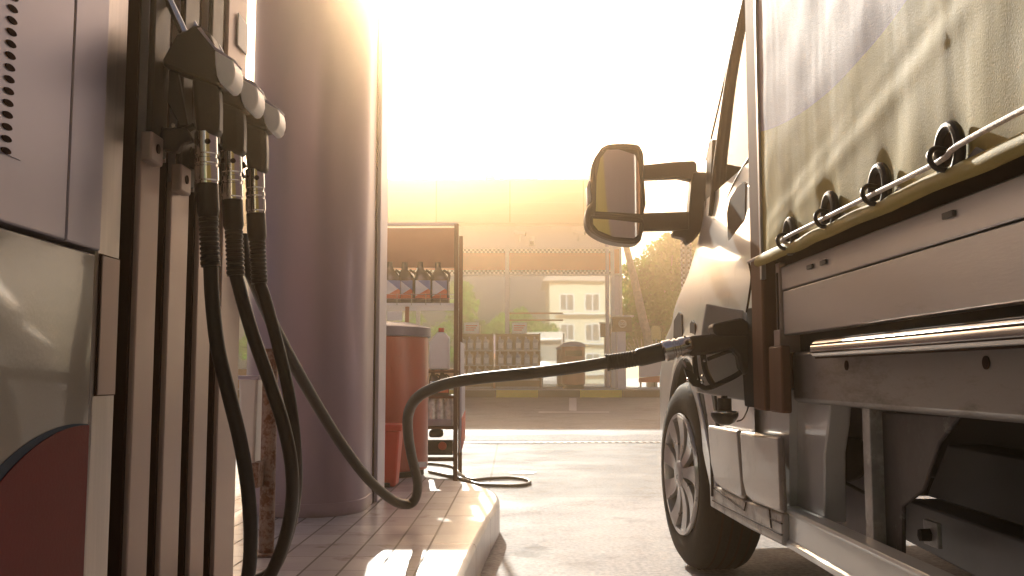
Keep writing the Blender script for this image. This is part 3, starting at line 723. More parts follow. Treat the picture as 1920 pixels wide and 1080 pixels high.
part('mirror_frame', G().tube([tY(v[0], v[1], YM - .006) for v in ((1131,284),(1142,277),(1190,278),(1200,290),(1204,330),(1204,402),(1150,403),(1114,402))], .006, 8, 3), M['black'], mt)
part('mirror_frame', G().tube([tY(v[0], v[1], YM - .006) for v in ((1108,406),(1150,407),(1203,412),(1201,440),(1190,450),(1150,449),(1118,436),(1108,420),(1108,406))], .006, 8, 3), M['black'], mt)
part('indicator', G().prism([tY(px, py, YM + .02) for px, py in ((1102,384),(1100,350),(1105,338),(1109,345),(1109,376))], (0, .06, 0)), M['white'], mt, .003)
ya2 = YM + .03
part('mirror_arm', G().prism([tY(px, py, ya2) for px, py in ((1204,309),(1262,303),(1302,301),(1307,306),(1307,322),(1322,322),(1322,340),(1296,338),(1272,333),(1204,336))], (0, .05, 0)), M['black'], tr, .008)
part('mirror_arm', G().prism([tY(px, py, ya2) for px, py in ((1204,399),(1262,397),(1296,396),(1298,430),(1262,431),(1204,432))], (0, .05, 0)), M['black'], tr, .008)
part('mirror_base', G().prism([tY(px, py, ya2 - .01) for px, py in ((1297,338),(1300,322),(1322,322),(1345,330),(1338,400),(1316,432),(1300,452),(1290,458),(1284,446),(1264,442),(1262,432),(1292,430),(1292,396))], (0, .07, 0)), M['black'], tr, .008)
# wheel
def wheel(cx, cy, yaw, parent, flip=1):
    Mx = Matrix.Translation((cx, cy, ZW)) @ Matrix.Rotation(R(yaw), 4, 'Z')
    wd = .215; Rt = .335; Rr = .213
    prof = [(0.012, Rr), (.004, Rr + .012), (0, .26), (.006, .300), (.022, .322), (.04, .331), (.07, Rt), (wd - .07, Rt), (wd - .04, .331), (wd - .022, .322), (wd - .006, .3), (wd, .26), (wd - .004, Rr + .012), (wd - .012, Rr)]
    ax = (flip, 0, 0)
    g = G(); g.lathe(prof, (0, 0, 0), ax, 72, closed=True); g.xf(Mx); ty = part('tyre', g, M['tyre'], parent)
    g = G(); g.lathe([(.004, Rr + .004), (-.004, Rr + .002), (-.004, Rr - .012), (.02, Rr - .016), (.09, Rr - .03), (.16, Rr - .02), (.2, Rr)], (0, 0, 0), ax, 64, closed=False)
    # remove caps (open barrel)
    bm = g.bm; bm.faces.ensure_lookup_table()
    for f in [f for f in bm.faces if len(f.verts) > 20][:1]: bm.faces.remove(f)
    g.xf(Mx); rm = part('rim', g, M['rim'], parent)
    g = G().lathe([(.075, .19), (.08, .19)], (0, 0, 0), ax, 40).xf(Mx); part('brake_disc', g, M['chassis'], parent)
    g = G()
    n = 9
    for k in range(n):
        a = 2 * math.pi * (k + .3) / n
        ctr = [(-.002, .035, 0), (.000, .10, .10), (.006, .16, .12), (.002, .203, .10)]
        for side in (0,):
            L_, R_ = [], []
            for j in range(9):
                t = j / 8; r_ = .03 + .175 * t; off = side * (.012 + .030 * t ** 1.2) + .0; w_ = .012 + .026 * t
                tw = a + .10 * t
                for lst, dd in ((L_, -w_), (R_, w_)):
                    q = off + dd; x = (-.006 + .012 * math.sin(math.pi * t)) * flip
                    lst.append(Vector((x, r_ * math.cos(tw) - q * math.sin(tw), r_ * math.sin(tw) + q * math.cos(tw))))
            for j in range(8):
                quad = [L_[j], R_[j], R_[j + 1], L_[j + 1]]
                a4 = [g.bm.verts.new(p) for p in quad]; b4 = [g.bm.verts.new(p + Vector((.018 * flip, 0, 0))) for p in quad]
                g.bm.faces.new(a4); g.bm.faces.new(b4[::-1])
                for i in (1, 3): g.bm.faces.new((a4[i], b4[i], b4[(i + 1) % 4], a4[(i + 1) % 4]))
                if j in (0, 7):
                    i = 0 if j == 0 else 2; g.bm.faces.new((a4[i], b4[i], b4[(i + 1) % 4], a4[(i + 1) % 4]))
    bmesh.ops.remove_doubles(g.bm, verts=g.bm.verts, dist=.0002)
    g.lathe([(-.012, .02), (-.012, .036), (-.006, .046), (.015, .048)], (0, 0, 0), ax, 32); g.xf(Mx)
    part('spokes', g, M['rim'], rm)
    # tread grooves
    g = G()
    for q in (.055, .09, .125, .16): g.lathe([(q - .004, Rt + .0006), (q + .004, Rt + .0006)], (0, 0, 0), ax, 72)
    for f in [f for f in g.bm.faces if len(f.verts) > 20]: g.bm.faces.remove(f)
    g.xf(Mx); part('tread_groove', g, M['gap'], ty)
for i, (cx, cy, yaw, fl) in enumerate(((.637, YW, 5, 1), (2 * XC - .637, YW, 5, -1), (.76, -.55, 0, 1), (2 * XC - .76, -.55, 0, -1))):
    e = bpy.data.objects.new('wheel', None); col.objects.link(e); e.parent = tr; e.empty_display_size = .05
    wheel(cx, cy, yaw, e, fl)
part('axle', G().tube([(.80, YW, ZW), (2.5, YW, ZW)], .04, 12), M['chassis'], tr)
# mud strip behind the wheel
part('mud_strip', G().prism([tX(px, py, .665) for px, py in ((1288,700),(1297,700),(1302,720),(1318,790),(1334,870),(1346,935),(1336,935),(1322,870),(1306,790),(1292,725))], (.05, 0, 0)), M['silver_paint'], tr, .005)
part('mud_flap', G().prism([tX(px, py, .672) for px, py in ((1298,705),(1335,712),(1345,790),(1355,935),(1346,935),(1334,870),(1318,790))], (.04, 0, 0)), M['chassis'], tr, .004)
# lower side: inner wall, step covers, dirty sill
part('side_wall', G().prism([tX(px, py, .70) for px, py in ((1325,700),(1480,730),(1480,1000),(1330,930))], (.02, 0, 0)), M['silver_paint'], tr)
part('step_cover', G().prism([tX(px, py, .655) for px, py in ((1326,797),(1381,806),(1385,850),(1392,934),(1386,935),(1352,917),(1340,905),(1332,870))], (.018, 0, 0)), M['step_cover'], tr, .009)
part('step_cover', G().prism([tX(px, py, .655) for px, py in ((1386,808),(1458,818),(1461,880),(1464,962),(1455,960),(1410,942),(1398,930),(1392,905))], (.018, 0, 0)), M['step_cover'], tr, .009)
part('sill', G().prism([tX(px, py, .664) for px, py in ((1330,905),(1392,936),(1466,962),(1467,1024),(1400,990),(1332,950))], (.02, 0, 0)), M['sill'], tr, .006)
g = G()
for a_, b_ in (((1338,915),(1396,957)), ((1396,957),(1399,942)), ((1336,938),(1466,1003)), ((1443,955),(1446,990)), ((1444,972),(1466,982))):
    g.tube([tX(*a_, .663), tX(*b_, .663)], .0022, 6)
part('sill_seam', g, M['gap'], tr)
# fuel flap standing open, dark filler pocket, hanging cap
part('fuel_flap', G().prism([tX(px, py, .66) if False else tY(px, py, 2.74) for px, py in ((1324,569),(1398,582),(1405,600),(1400,752),(1306,736),(1304,700),(1316,620))], (0, .012, 0)), M['silver_paint'], tr, .004)
fp = part('filler_pocket', G().prism([tX(px, py, .668) for px, py in ((1400,578),(1418,575),(1420,765),(1396,762),(1392,700))], (.03, 0, 0)), M['chassis'], tr, .004)
part('filler_neck', G().tube([tY(1390, 640, 2.68), tY(1440, 640, 2.68)], .034, 20), M['black'], fp)
Yc = 2.62; c0 = tY(1358, 742, Yc)
cap = part('fuel_cap', G().lathe([(0,.008),(.006,.009),(.007,.019),(.040,.019),(.042,.036),(.046,.037),(.054,.037),(.060,.034),(.072,.026),(.078,.012)], c0, (0, 0, -1), 32), M['black'], tr)
part('cap_seal', G().lathe([(.0415,.0375),(.044,.038),(.045,.0375)], c0, (0, 0, -1), 32), M['chrome'], cap)
part('cap_tether', G().tube([tY(1381, 790, Yc), tY(1392, 786, Yc), tY(1400, 772, Yc + .02), tY(1404, 758, Yc + .05)], .0022, 6, 6), M['black'], tr)
# --- cargo box
XB = .66
yk = lambda px, X=S: tX(px, 700, X).y
part('corner_post', G().box((XB - .008, yk(1438, XB), .60), (XB + .12, yk(1417, XB), 2.75)), M['post_brown'], tr, .006)
part('post_edge', G().box((XB - .012, yk(1440, XB) - .006, .93), (XB, yk(1438, XB), 2.75)), M['alu'], tr, .001)
part('post_foot', G().box((XB - .006, yk(1470, XB), .600), (XB + .018, yk(1446, XB), .76)), M['post_brown'], tr, .005)
part('front_board', G().box((.78, 2.50, .62), (2.5, 2.56, 2.75)), M['silver_paint'], tr)
part('box_roof', G().box((.68, -2.9, 2.72), (2.62, 2.58, 2.78)), M['white_paint'], tr, .01)
part('far_tarp', G().box((2.60, -2.9, .96), (2.63, 2.45, 2.73)), M['white_paint'], tr)
part('load_floor', G().box((.70, -2.9, .80), (2.62, 2.45, .90)), M['chassis'], tr)
part('tail_door', G().box((.70, -2.93, .62), (2.62, -2.88, 2.75)), M['alu'], tr)
ring_y = [yk(1808, XB - .01), yk(1670, XB - .01), yk(1573, XB - .01), yk(1495, XB - .01)]
d_ = ring_y[0] - ring_y[1]
Yt1 = yk(1441, XB); zh = .972
def tarp_pt(u, v):
    y = Yt1 - .003 + (-2.9 - Yt1) * u ** 1.25; z = zh + (2.73 - zh) * v ** 1.6
    o = 0.0
    h = z - 1.015
    per = abs(d_); ph = ((y - ring_y[0]) / per) % 1.0; ph = min(ph, 1 - ph)
    puck = math.exp(-((ph * per) / .035) ** 2)
    o -= .006 * puck * math.exp(-(h / .05) ** 2)                      # pulled in at rings
    o += .005 * math.exp(-(((ph - .5) * per) / .08) ** 2) * math.exp(-(h / .09) ** 2)
    fold = math.sin((y * 46) + 3 * noise.noise(Vector((y * 3, z * 2, 0)))) * math.exp(-max(0, h) / .14) * .0012
    diag = .0028 * noise.noise(Vector((y * 7 + z * 5, z * 1.2 - y * 1.0, 4)))
    soft = .006 * noise.noise(Vector((y * 1.1, z * .8, 8))) + .0005 * noise.noise(Vector((y * 40, z * 6, 2)))
    hem = 0
    for a0, k0, wd_, am in ((1.02, .55, .022, .006), (1.10, .42, .03, -.004), (1.06, .62, .016, .003), (1.22, .5, .05, .005), (1.45, .35, .06, -.005)):
        dl = (z - a0) - (2.3 - y) * k0 * .35; o += .4 * am * math.exp(-(dl / wd_) ** 2)       # long diagonal tension creases
    edge = min(1, (Yt1 - y) / .08)
    return Vector((XB - (o + fold + diag + soft + hem) * edge - .006, y, z))
g = G(); g.grid(tarp_pt, 620, 110)
tm = mat('olive_tarpaulin', (.37, .285, .085), .65, 0, spec=.15, var=.16, vs=5, bump=.2, bs=520, c2=(.30, .225, .07), c2t=.6, dirt_scale=3, stretch=(1, 1, .6), rv=.06, trans=0)
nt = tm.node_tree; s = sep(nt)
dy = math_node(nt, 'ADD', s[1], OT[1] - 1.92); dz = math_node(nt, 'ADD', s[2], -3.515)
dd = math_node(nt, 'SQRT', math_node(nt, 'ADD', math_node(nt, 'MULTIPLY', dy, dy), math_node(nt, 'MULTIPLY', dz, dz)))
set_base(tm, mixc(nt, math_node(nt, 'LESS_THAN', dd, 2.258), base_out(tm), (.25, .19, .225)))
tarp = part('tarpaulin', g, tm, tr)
hp = []
for k in range(240):
    y = Yt1 - .004 - k * .0225; q = noise.noise(Vector((y * 9, 1, 0))) * .004 + noise.noise(Vector((y * 25, 5, 0))) * .002
    hp.append(Vector((XB - .016 + q, y, zh + .004 + .003 * noise.noise(Vector((y * 6, 7, 0))))))
part('hem_roll', G().tube(hp, lambda t: .017, 16, flat=.75), tm, tr)
# rings (eyelet plate + loop) and the rope
for k in range(4):
    y = ring_y[k]; z = .69 + (703 - (276, 348, 396, 441)[k]) * y / F
    rg = part('eyelet', G().tube([(XB - .014 - (.004 if a % 180 < 90 else .004), y + .032 * math.cos(R(a)), z + .036 * math.sin(R(a))) for a in range(0, 361, 15)], .0085, 10, cap=False), M['black'], tr)
    part('eyelet_hole', G().lathe([(0, .020), (.003, .019)], (XB - .014, y, z), (-1, 0, 0), 24).xf(Matrix.Translation((0, y, z)) @ Matrix.Diagonal((1, 1.3, 1.6, 1)) @ Matrix.Translation((0, -y, -z))), M['gap'], rg)
    part('hook', G().tube([(XB - .016, y + .012, z + .004), (XB - .034, y + .012, z + .006), (XB - .046, y + .004, z - .008), (XB - .040, y - .004, z - .026), (XB - .020, y - .006, z - .030)], .0042, 8, 5), M['black'], rg)
    part('rim_glint', G().tube([(XB - .0225, y + .030 * math.cos(R(a)), z + .034 * math.sin(R(a))) for a in range(20, 170, 15)], .0016, 6), M['chrome'], rg)
    part('strap_tab', G().prism([(XB - .018, y - .035, z - .028), (XB - .018, y - .075, z - .012), (XB - .018, y - .115, z - .030), (XB - .018, y - .07, z - .036)], (.004, 0, 0)), M['dark_grey'], rg, .001)
rp = [tX(1403, 491, .652), tX(1437, 475, .645), tX(1473, 457, .640)]
zro = 1.010
for k in (3, 2, 1, 0):
    rp.append(Vector((XB - .033, ring_y[k], .69 + (703 - (296, 362, 408, 446)[k]) * ring_y[k] / F)))
    if k: pass
rp += [Vector((XB - .028, yk(1920), zro)), Vector((XB - .03, .6, zro)), Vector((XB - .03, -2.8, zro))]
rope_m = mat('lashing_rope', (.62, .52, .47), .45, .1, var=.3, vs=60, stretch=(1, 3, 1), bump=.3, bs=200)
part('lashing_rope', G().tube(rp, .0042, 10, 5), rope_m, tr)
# dark gap under the hem, side boards, bed beam, roller
part('hem_gap', G().box((.69, -2.9, .93), (.72, 2.44, 1.0)), M['gap'], tr)
zt, zm, zl = .953, .894, .786
yb0 = yk(1471)
part('side_board', G().box((S - .002, -2.9, zm + .001), (S + .03, yb0, zt)), M['alu'], tr, .003)
part('side_board', G().box((S, -2.9, zl), (S + .03, yb0, zm - .0015)), M['alu'], tr, .003)
for px, py in ((1520, 495), (1545, 487), (1780, 398)):
    q = tX(px, py + 6, S - .003); part('board_clip', G().box(q + Vector((-.004, -.018, -.004)), q + Vector((0, .018, .006))), M['dark_grey'], tr, .001)
part('board_end', G().box((S - .006, yb0 + .004, .78), (S + .03, yb0 + .035, .965)), M['rib'], tr, .002)
part('end_hinge', G().box((S - .009, yb0 + .012, .80), (S - .005, yb0 + .02, .94)), M['gap'], tr)
part('under_board', G().box((.72, -2.9, .745), (.76, 2.35, .80)), M['chassis'], tr)
part('bed_beam', G().prism([(.715, yk(1475, .70), z) for z in ()] or [(.70, 2.33, .630), (.70, 2.33, .742), (.735, 2.33, .750), (.74, 2.33, .790), (.78, 2.33, .790), (.78, 2.33, .624), (.712, 2.33, .624)], (0, -5.2, 0)), M['grey_metal'], tr, .006)
part('bracket_step', G().box((S - .01, 2.33, .745), (S + .06, 2.38, .80)), M['rib'], tr, .002)
ry0 = yk(1522, .655)
bar = G(); bar.tube([(.672, ry0, .744), (.672, -2.8, .744)], .0195, 28)
rl = part('roller_bar', bar, mat('roller_steel', (.42, .38, .35), .22, 1, var=.1, vs=6, stretch=(1, .3, 1), rv=.05), tr)
g = G()
for a in (200, 150, 105, 245):
    g.tube([(.672 + .0195 * math.cos(R(a)), ry0 - .002, .744 + .0195 * math.sin(R(a))), (.672 + .0195 * math.cos(R(a)), -2.8, .744 + .0195 * math.sin(R(a)))], .0022, 6)
part('bar_groove', g, M['gap'], rl)
part('bar_end', G().tube([(.672, ry0, .744), (.672, ry0 + .012, .744)], .013, 16), M['chassis'], rl)
for px, py in ((1588, 685), (1850, 680)):
    q = tX(px, py, .70); part('beam_hole', G().lathe([(0, .010), (.002, .010)], q, (-1, 0, 0), 16), M['gap'], tr)
# underneath
part('chassis_rail', G().box((1.0, -2.8, .45), (1.08, 2.6, .66)), M['dark_grey'], tr, .004)
part('chassis_rail', G().box((2.2, -2.8, .45), (2.28, 2.6, .66)), M['dark_grey'], tr, .004)
part('inner_wall', G().box((1.25, -2.8, .20), (1.28, 2.3, .80)), M['chassis'], tr)
part('cab_rear_panel', G().prism([tX(px, py, .73) for px, py in ((1455,740),(1560,750),(1555,850),(1540,850),(1562,760),(1548,900),(1546,1000),(1470,960))][0:0] or
     [tX(px, py, .72) for px, py in ((1462,745),(1556,752),(1552,800),(1545,850),(1545,980),(1468,955))], (.05, 0, 0)), M['silver_paint'], tr, .004)
part('wheel_well_panel', G().prism([tX(px, py, .86) for px, py in ((1548,745),(1640,750),(1640,1010),(1560,1010),(1545,900))], (.03, 0, 0)), mat('well_panel', (.17, .15, .165), .55, var=.15, vs=6), tr)
part('spare_tank', G().prism([tX(v.x, v.y, .85) for v in spline([Vector((a_, b_, 0)) for a_, b_ in ((1562,830),(1575,820),(1605,822),(1617,840),(1617,880),(1605,898),(1575,906),(1560,900),(1560,860),(1562,830))], 3)][:-1], (.01, 0, 0)), M['chassis'], tr, .003)
part('hanger_bracket', G().prism([tX(px, py, .74) for px, py in ((1637,770),(1644,770),(1646,1022),(1640,1022))], (.04, 0, 0)), M['galv'], tr, .003)
part('hanger_plate', G().prism([tX(px, py, .745) for px, py in ((1646,772),(1800,780),(1760,830),(1730,920),(1692,950),(1692,1040),(1648,1040))], (.008, 0, 0)), mat('hanger_plate', (.06, .05, .05), .5, .5, var=.3, vs=10, c2=(.22, .21, .2), c2t=.64, dirt_scale=14, bump=.1, bs=40), tr, .003)
part('tool_box', G().prism([tX(px, py, .92) for px, py in ((1776,832),(2050,880),(2050,1030),(1736,930))], (.25, 0, 0)), M['dark_grey'], tr, .006)
part('air_tank', G().prism([tX(px, py, .90) for px, py in ((1690,940),(1700,935),(2050,1060),(2050,1200),(1690,1010))], (.20, 0, 0)), mat('tank_grey', (.13, .125, .13), .45, .3, var=.12, vs=5), tr, .006)
bp0 = tX(1743, 1005, .86)
bb = part('bolt_plate', G().box(bp0 + Vector((0, -.035, -.02)), bp0 + Vector((.01, .03, .03))), M['galv'], tr, .002)
part('bolt', G().lathe([(0, .014), (.02, .013), (.022, .008)], bp0 + Vector((0, 0, .002)), (-1, 0, 0), 6), M['chassis'], bb)
part('air_line', G().tube([tX(*p, .80) for p in ((1566,900),(1590,908),(1625,925),(1660,930),(1700,905))], .004, 8, 6), M['black'], tr)
# side guard running back under the bed
y_g0 = tX(1468, 980, .68).y
part('side_guard', G().prism([(.678, y_g0, .372), (.72, y_g0, .372), (.72, y_g0, .364), (.690, y_g0, .360), (.690, y_g0, .296), (.72, y_g0, .288), (.72, y_g0, .282), (.674, y_g0, .282), (.674, y_g0, .294), (.681, y_g0, .300), (.681, y_g0, .358), (.676, y_g0, .364)], (0, -2.4, 0)), M['white_paint'], tr, .0015)
part('guard_bracket', G().box((.72, 1.9, .285), (.76, 1.94, .63)), M['galv'], tr, .002)
part('guard_bracket', G().box((.72, .9, .285), (.76, .94, .63)), M['galv'], tr, .002)

# ------------------------------------------------------------------ things at the far end of the island
bx, by, br = -.735, 5.3, .275
bn = thing('litter_bin', 'large round red litter bin with a silver lid at the island end', 'bin', (bx, by, .15))
part('drum', G().lathe([(0, br - .03), (.03, br - .03), (.035, br - .005), (.06, br), (.74, br), (.75, br - .01)], (bx, by, .15), (0, 0, 1), 56), M['red_bin'], bn)
part('base_ring', G().lathe([(-.002, br - .045), (.0, br - .02), (.028, br - .022)], (bx, by, .152), (0, 0, 1), 48), M['chassis'], bn)
part('lid', G().lathe([(.745, br + .006), (.75, br + .012), (.795, br + .012), (.80, br + .004), (.825, br - .09), (.835, .02)], (bx, by, .15), (0, 0, 1), 56), mat('bin_lid', (.10, .085, .13), .35, .2, var=.1), bn)
lb = onY(720, 640, by - br + .03); 
part('label_plate', G().box((bx - .03, by - br - .006, lb.z - .125), (bx + .062, by - br + .002, lb.z)), M['white'], bn, .003)
part('number_strip', G().box(onY(784, 866, by - .20) , onY(799, 876, by - .20) + Vector((0, .006, 0))), M['white'], bn)
# small red bucket
q = onZ(729, 916, .15)
sb = thing('waste_bucket', 'small red flared plastic bucket beside the violet column', 'bucket', (q.x, q.y, .15))
def frustum(x, y, z0, z1, a0, b0, a1, b1):
    g = G(); v0 = [(x - a0, y - b0, z0), (x + a0, y - b0, z0), (x + a0, y + b0, z0), (x - a0, y + b0, z0)]
    v1 = [(x - a1, y - b1, z1), (x + a1, y - b1, z1), (x + a1, y + b1, z1), (x - a1, y + b1, z1)]
    V0 = [g.bm.verts.new(p) for p in v0]; V1 = [g.bm.verts.new(p) for p in v1]
    g.bm.faces.new(V0[::-1]); g.bm.faces.new(V1)
    for i in range(4): g.bm.faces.new((V0[i], V0[(i+1) % 4], V1[(i+1) % 4], V1[i]))
    return g
q.x -= .03; q.y += .12
part('pail', frustum(q.x, q.y, .152, .42, .055, .07, .075, .09), M['red_cloth'], sb, .01)
part('pail_rim', frustum(q.x, q.y, .42, .45, .085, .10, .088, .103), M['red_cloth'], sb, .006)
part('foot_pedal', G().box((q.x + .0, q.y - .10, .152), (q.x + .03, q.y - .07, .172)), M['black'], sb, .003)

# display rack with oil bottles
rX = onY(858, 600, 6.3).x; rL = -1.42; rF, rB = 6.3, 6.86
zr = lambda py, Y=6.3: onY(800, py, Y).z
rk = thing('display_rack', 'tall open display rack of motor oil with an orange brown header board', 'display rack', ((rX + rL) / 2, 6.58, 0))
part('header_board', G().box((rL, 6.42, zr(498)), (rX - .02, 6.45, zr(422))), M['brown_board'], rk, .004)
for x in (rX - .01, rL):
    for y in (rF, rB):
        part('leg', G().box((x - .014, y - .014, 0), (x + .014, y + .014, zr(420))), M['post_brown'], rk, .003)
part('top_rail', G().box((rL, rF - .012, zr(423)), (rX, rF + .012, zr(418))), M['alu'], rk)
for py, dep in ((566, .5), (692, .5), (740, .5), (798, .5), (858, .5)):
    sh = part('shelf', G().box((rL, rF, zr(py + 7)), (rX - .02, rF + dep, zr(py + 2))), M['post_brown'] if py > 600 else M['white'], rk, .002)
    if py < 600:
        g = G()
        for zz in (zr(552), zr(560)): g.tube([(rL, rF - .005, zz), (rX - .02, rF - .005, zz)], .003, 6)
        for k in range(12):
            x = rL + (rX - .02 - rL) * k / 11; g.tube([(x, rF - .005, zr(550)), (x, rF - .005, zr(572))], .0025, 6)
        part('wire_front', g, M['chrome'], sh)
part('shelf_bracket', G().box((onY(758, 600, rF).x, rF + .05, zr(610)), (onY(765, 600, rF).x, rF + .08, zr(574))), M['brown_board'], rk)
part('price_card', G().box(onY(725, 601, rF), onY(754, 583, rF) + Vector((0, .004, 0))), M['white'], rk)
# side board on the rack
g = G(); xs_ = rX + .012
part('side_poster', G().box((xs_, rF + .10, zr(702)), (xs_ + .006, rB, zr(640)) ), M['lilac'], rk)
part('side_board', G().prism([(xs_, rF + .08, zr(850)), (xs_, rB - .02, zr(826) - .02), (xs_, rB, zr(700)), (xs_, rF + .08, zr(702))], (.012, 0, 0)), M['lilac'], rk)
part('side_board_foot', G().prism([(xs_ + .002, rF + .10, zr(846)), (xs_ + .002, rB - .03, zr(826) - .015), (xs_ + .002, rB - .01, zr(775)), (xs_ + .002, rF + .10, zr(785))], (.014, 0, 0)), M['red_cloth'], rk)

def bottle(label, group, mbody, mlab, mcap, s=1.0, lab=True):
    t = thing('oil_bottle', label, 'bottle', (0, 0, 0), 0, group)
    g = G(); w_, d, h = .055 * s, .04 * s, .25 * s
    secs = [(0, 1, 1), (.01, 1.03, 1.03), (h * .62, 1, 1), (h * .78, .7, .8), (h * .88, .36, .5), (h * .94, .34, .5)]
    rings = []
    for z, a, b in secs:
        sh = -(w_ * .35) * max(0, (z / h - .6) / .34)
        rr = []
        for k in range(20):
            t_ = 2 * math.pi * k / 20; cx = math.copysign(abs(math.cos(t_)) ** .5, math.cos(t_)); sy = math.copysign(abs(math.sin(t_)) ** .5, math.sin(t_))
            rr.append(g.bm.verts.new((cx * w_ * a + sh, sy * d * b, z)))
        rings.append(rr)
    for a, b in zip(rings, rings[1:]):
        for k in range(20): g.bm.faces.new((a[k], a[(k + 1) % 20], b[(k + 1) % 20], b[k]))
    g.bm.faces.new(rings[0][::-1]); g.bm.faces.new(rings[-1])
    part('flask', g, mbody, t)
    if lab:
        part('label', G().box((-w_ * .85, -d * 1.06, h * .12), (w_ * .85, -d * 1.0, h * .58)), mlab, t, .002)
        part('cap', G().lathe([(0, .018 * s), (.03 * s, .017 * s)], (-w_ * .35, 0, h * .94), (0, 0, 1), 16), mcap, t)
        part('grip', G().tube([(w_ * .9, 0, h * .55), (w_ * .95, 0, h * .75), (w_ * .3, 0, h * .86)], .008 * s, 8, 5), mbody, t)
    return t
def lab_mat():
    m = mat('bottle_label', (.62, .62, .66), .35, var=.1); nt = m.node_tree; s = sep(nt)
    d = math_node(nt, 'ADD', s[2], math_node(nt, 'MULTIPLY', s[0], -.6))
    c = mixc(nt, math_node(nt, 'LESS_THAN', d, .075), base_out(m), (.60, .12, .04))
    c = mixc(nt, math_node(nt, 'GREATER_THAN', math_node(nt, 'ADD', s[2], math_node(nt, 'MULTIPLY', s[0], .8)), .125), c, (.12, .17, .36)); set_base(m, c); return m
LM = lab_mat()
ords = ['leftmost', 'second', 'third', 'fourth', 'fifth', 'sixth', 'seventh']
b0 = bottle('dark oil bottle on the near rack', 'oil bottles on the upper shelf of the near rack', M['bottle_dark'], LM, M['bottle_dark'], 1.05)
first = True
vis = [736, 761, 793, 826]
for i, px in enumerate([736, 763, 793, 826]):
    b = b0 if i == 0 else copy_tree(b0)
    p = onY(px, 565, rF + .07); b.location = (p.x, rF + .07 + i % 2 * .015, zr(568)); b.rotation_euler.z = (.12, -.2, .06, -.1)[i]
    b['label'] = ['dark oil bottle half hidden by the column on the near rack upper shelf', 'dark oil bottle with white and red label, second on the near rack upper shelf', 'dark oil bottle with white and red label, third on the near rack upper shelf', 'dark oil bottle at the right end of the near rack upper shelf, beside the post'][i]
for i, px in enumerate((815, 832)):
    b = copy_tree(b0); p = onY(px, 724, rF + .06); b.location = (p.x, rF + .06, zr(742)); b.scale = (.62, .8, .62)
    b['group'] = 'small bottles on the middle shelf of the near rack'
    b['label'] = ['small dark bottle below the white jug on the near rack, left one', 'small dark bottle below the white jug on the near rack, right one beside the post'][i]
# white jugs
p = onY(824, 690, rF + .08)
jg = thing('washer_jug', 'white screen wash jug with a red cap on the middle shelf of the near rack', 'jug', (p.x, rF + .08, zr(694)))
jw = .066
part('jug_body', G().prism([(p.x - jw, rF + .03, zr(693)), (p.x + jw, rF + .03, zr(693)), (p.x + jw, rF + .03, zr(632)), (p.x + jw * .5, rF + .03, zr(622)), (p.x - jw * .2, rF + .03, zr(622)), (p.x - jw, rF + .03, zr(640))], (0, .12, 0)), M['white'], jg, .01)
part('jug_cap', G().lathe([(0, .02), (.03, .019)], (p.x + .01, rF + .09, zr(622) - .002), (0, 0, 1), 16), M['red_cloth'], jg)
p = onY(825, 788, rF + .1)
wb = thing('bottle_pack', 'shrink wrapped pack of clear water bottles on the lower rack shelf', 'bottle pack', (p.x, rF + .1, zr(798)))
g = G()
for i in range(3):
    for j in range(2):
        g.lathe([(0, .028), (.005, .032), (.14, .032), (.19, .012), (.205, .012)], (p.x - .05 + i * .055, rF + .05 + j * .07, zr(799)), (0, 0, 1), 16)
part('wrapped_bottles', g, M['clear'], wb)
part('pack_tray', G().box((p.x - .085, rF + .01, zr(799)), (p.x + .085, rF + .16, zr(786))), M['bottle_grey'], wb, .003)
p = onY(824, 850, rF + .1)
cm = thing('tyre_inflator', 'dark compressor with an orange dial on the bottom shelf of the rack', 'compressor', (p.x, rF + .12, zr(860)))
part('tank', G().tube([(p.x - .08, rF + .14, zr(842)), (p.x + .085, rF + .14, zr(842))], .05, 20), M['chassis'], cm)
part('motor', G().box((p.x - .07, rF + .08, zr(822)), (p.x + .02, rF + .2, zr(808))), M['chassis'], cm, .015)
part('dial', G().lathe([(0, .028), (.01, .026)], (p.x + .02, rF + .085, zr(838)), (0, -1, 0), 24), M['orange'], cm)
# black hose on the ground
h = [onZ(*q) for q in ((800,869,.012),(830,872,.012),(850,876,.012),(862,888,.012),(882,899,.012),(920,897,.012),(960,896,.012),(986,899,.012),(993,905,.012),(975,910,.012),(930,910,.012),(896,908,.012),(872,900,.012),(845,893,.012),(805,884,.012))]
solo('air_hose', G().tube(h, .011, 10, 6), M['rubber'], 'thin black air hose lying in a loop on the concrete beside the rack', 'hose', (h[4].x, h[4].y, 0))

# ------------------------------------------------------------------ the shop
SY = 25.0
sX = lambda px, Y=SY: onY(px, 700, Y).x
sZ = lambda py, Y=SY: onY(960, py, Y).z
shop = thing('petrol_shop', 'low white petrol station shop with a grey fascia and an orange checkered band', 'shop', (-4, 28, .352))
xr = sX(1165)
zg = .352
part('wall', G().box((-16, SY, zg), (xr, SY + 7, sZ(418) + .2)), M['shop_wall'], shop)
part('fascia', G().box((-16.4, SY - .5, sZ(418, SY - .5)), (xr - .15, SY + 7.2, sZ(338, SY - .5))), M['fascia'], shop)
for k in range(9):
    x = xr - .15 - 1.9 * (k + .45); part('fascia_joint', G().box((x, SY - .508, sZ(417, SY - .5)), (x + .03, SY - .5, sZ(339, SY - .5))), M['gap'], shop)
part('downpipe', G().tube([(xr - .35, SY - .06, sZ(420)), (xr - .35, SY - .06, zg)], .05, 10), M['lilac'], shop)
part('roof_vent', G().box((sX(905), SY + 2, sZ(338)), (sX(925), SY + 2.6, sZ(338) + .55)), M['fascia'], shop)
part('aerial', G().tube([(sX(820), SY + 1, sZ(338)), (sX(820), SY + 1, sZ(338) + .6)], .012, 6), M['dark_grey'], shop)
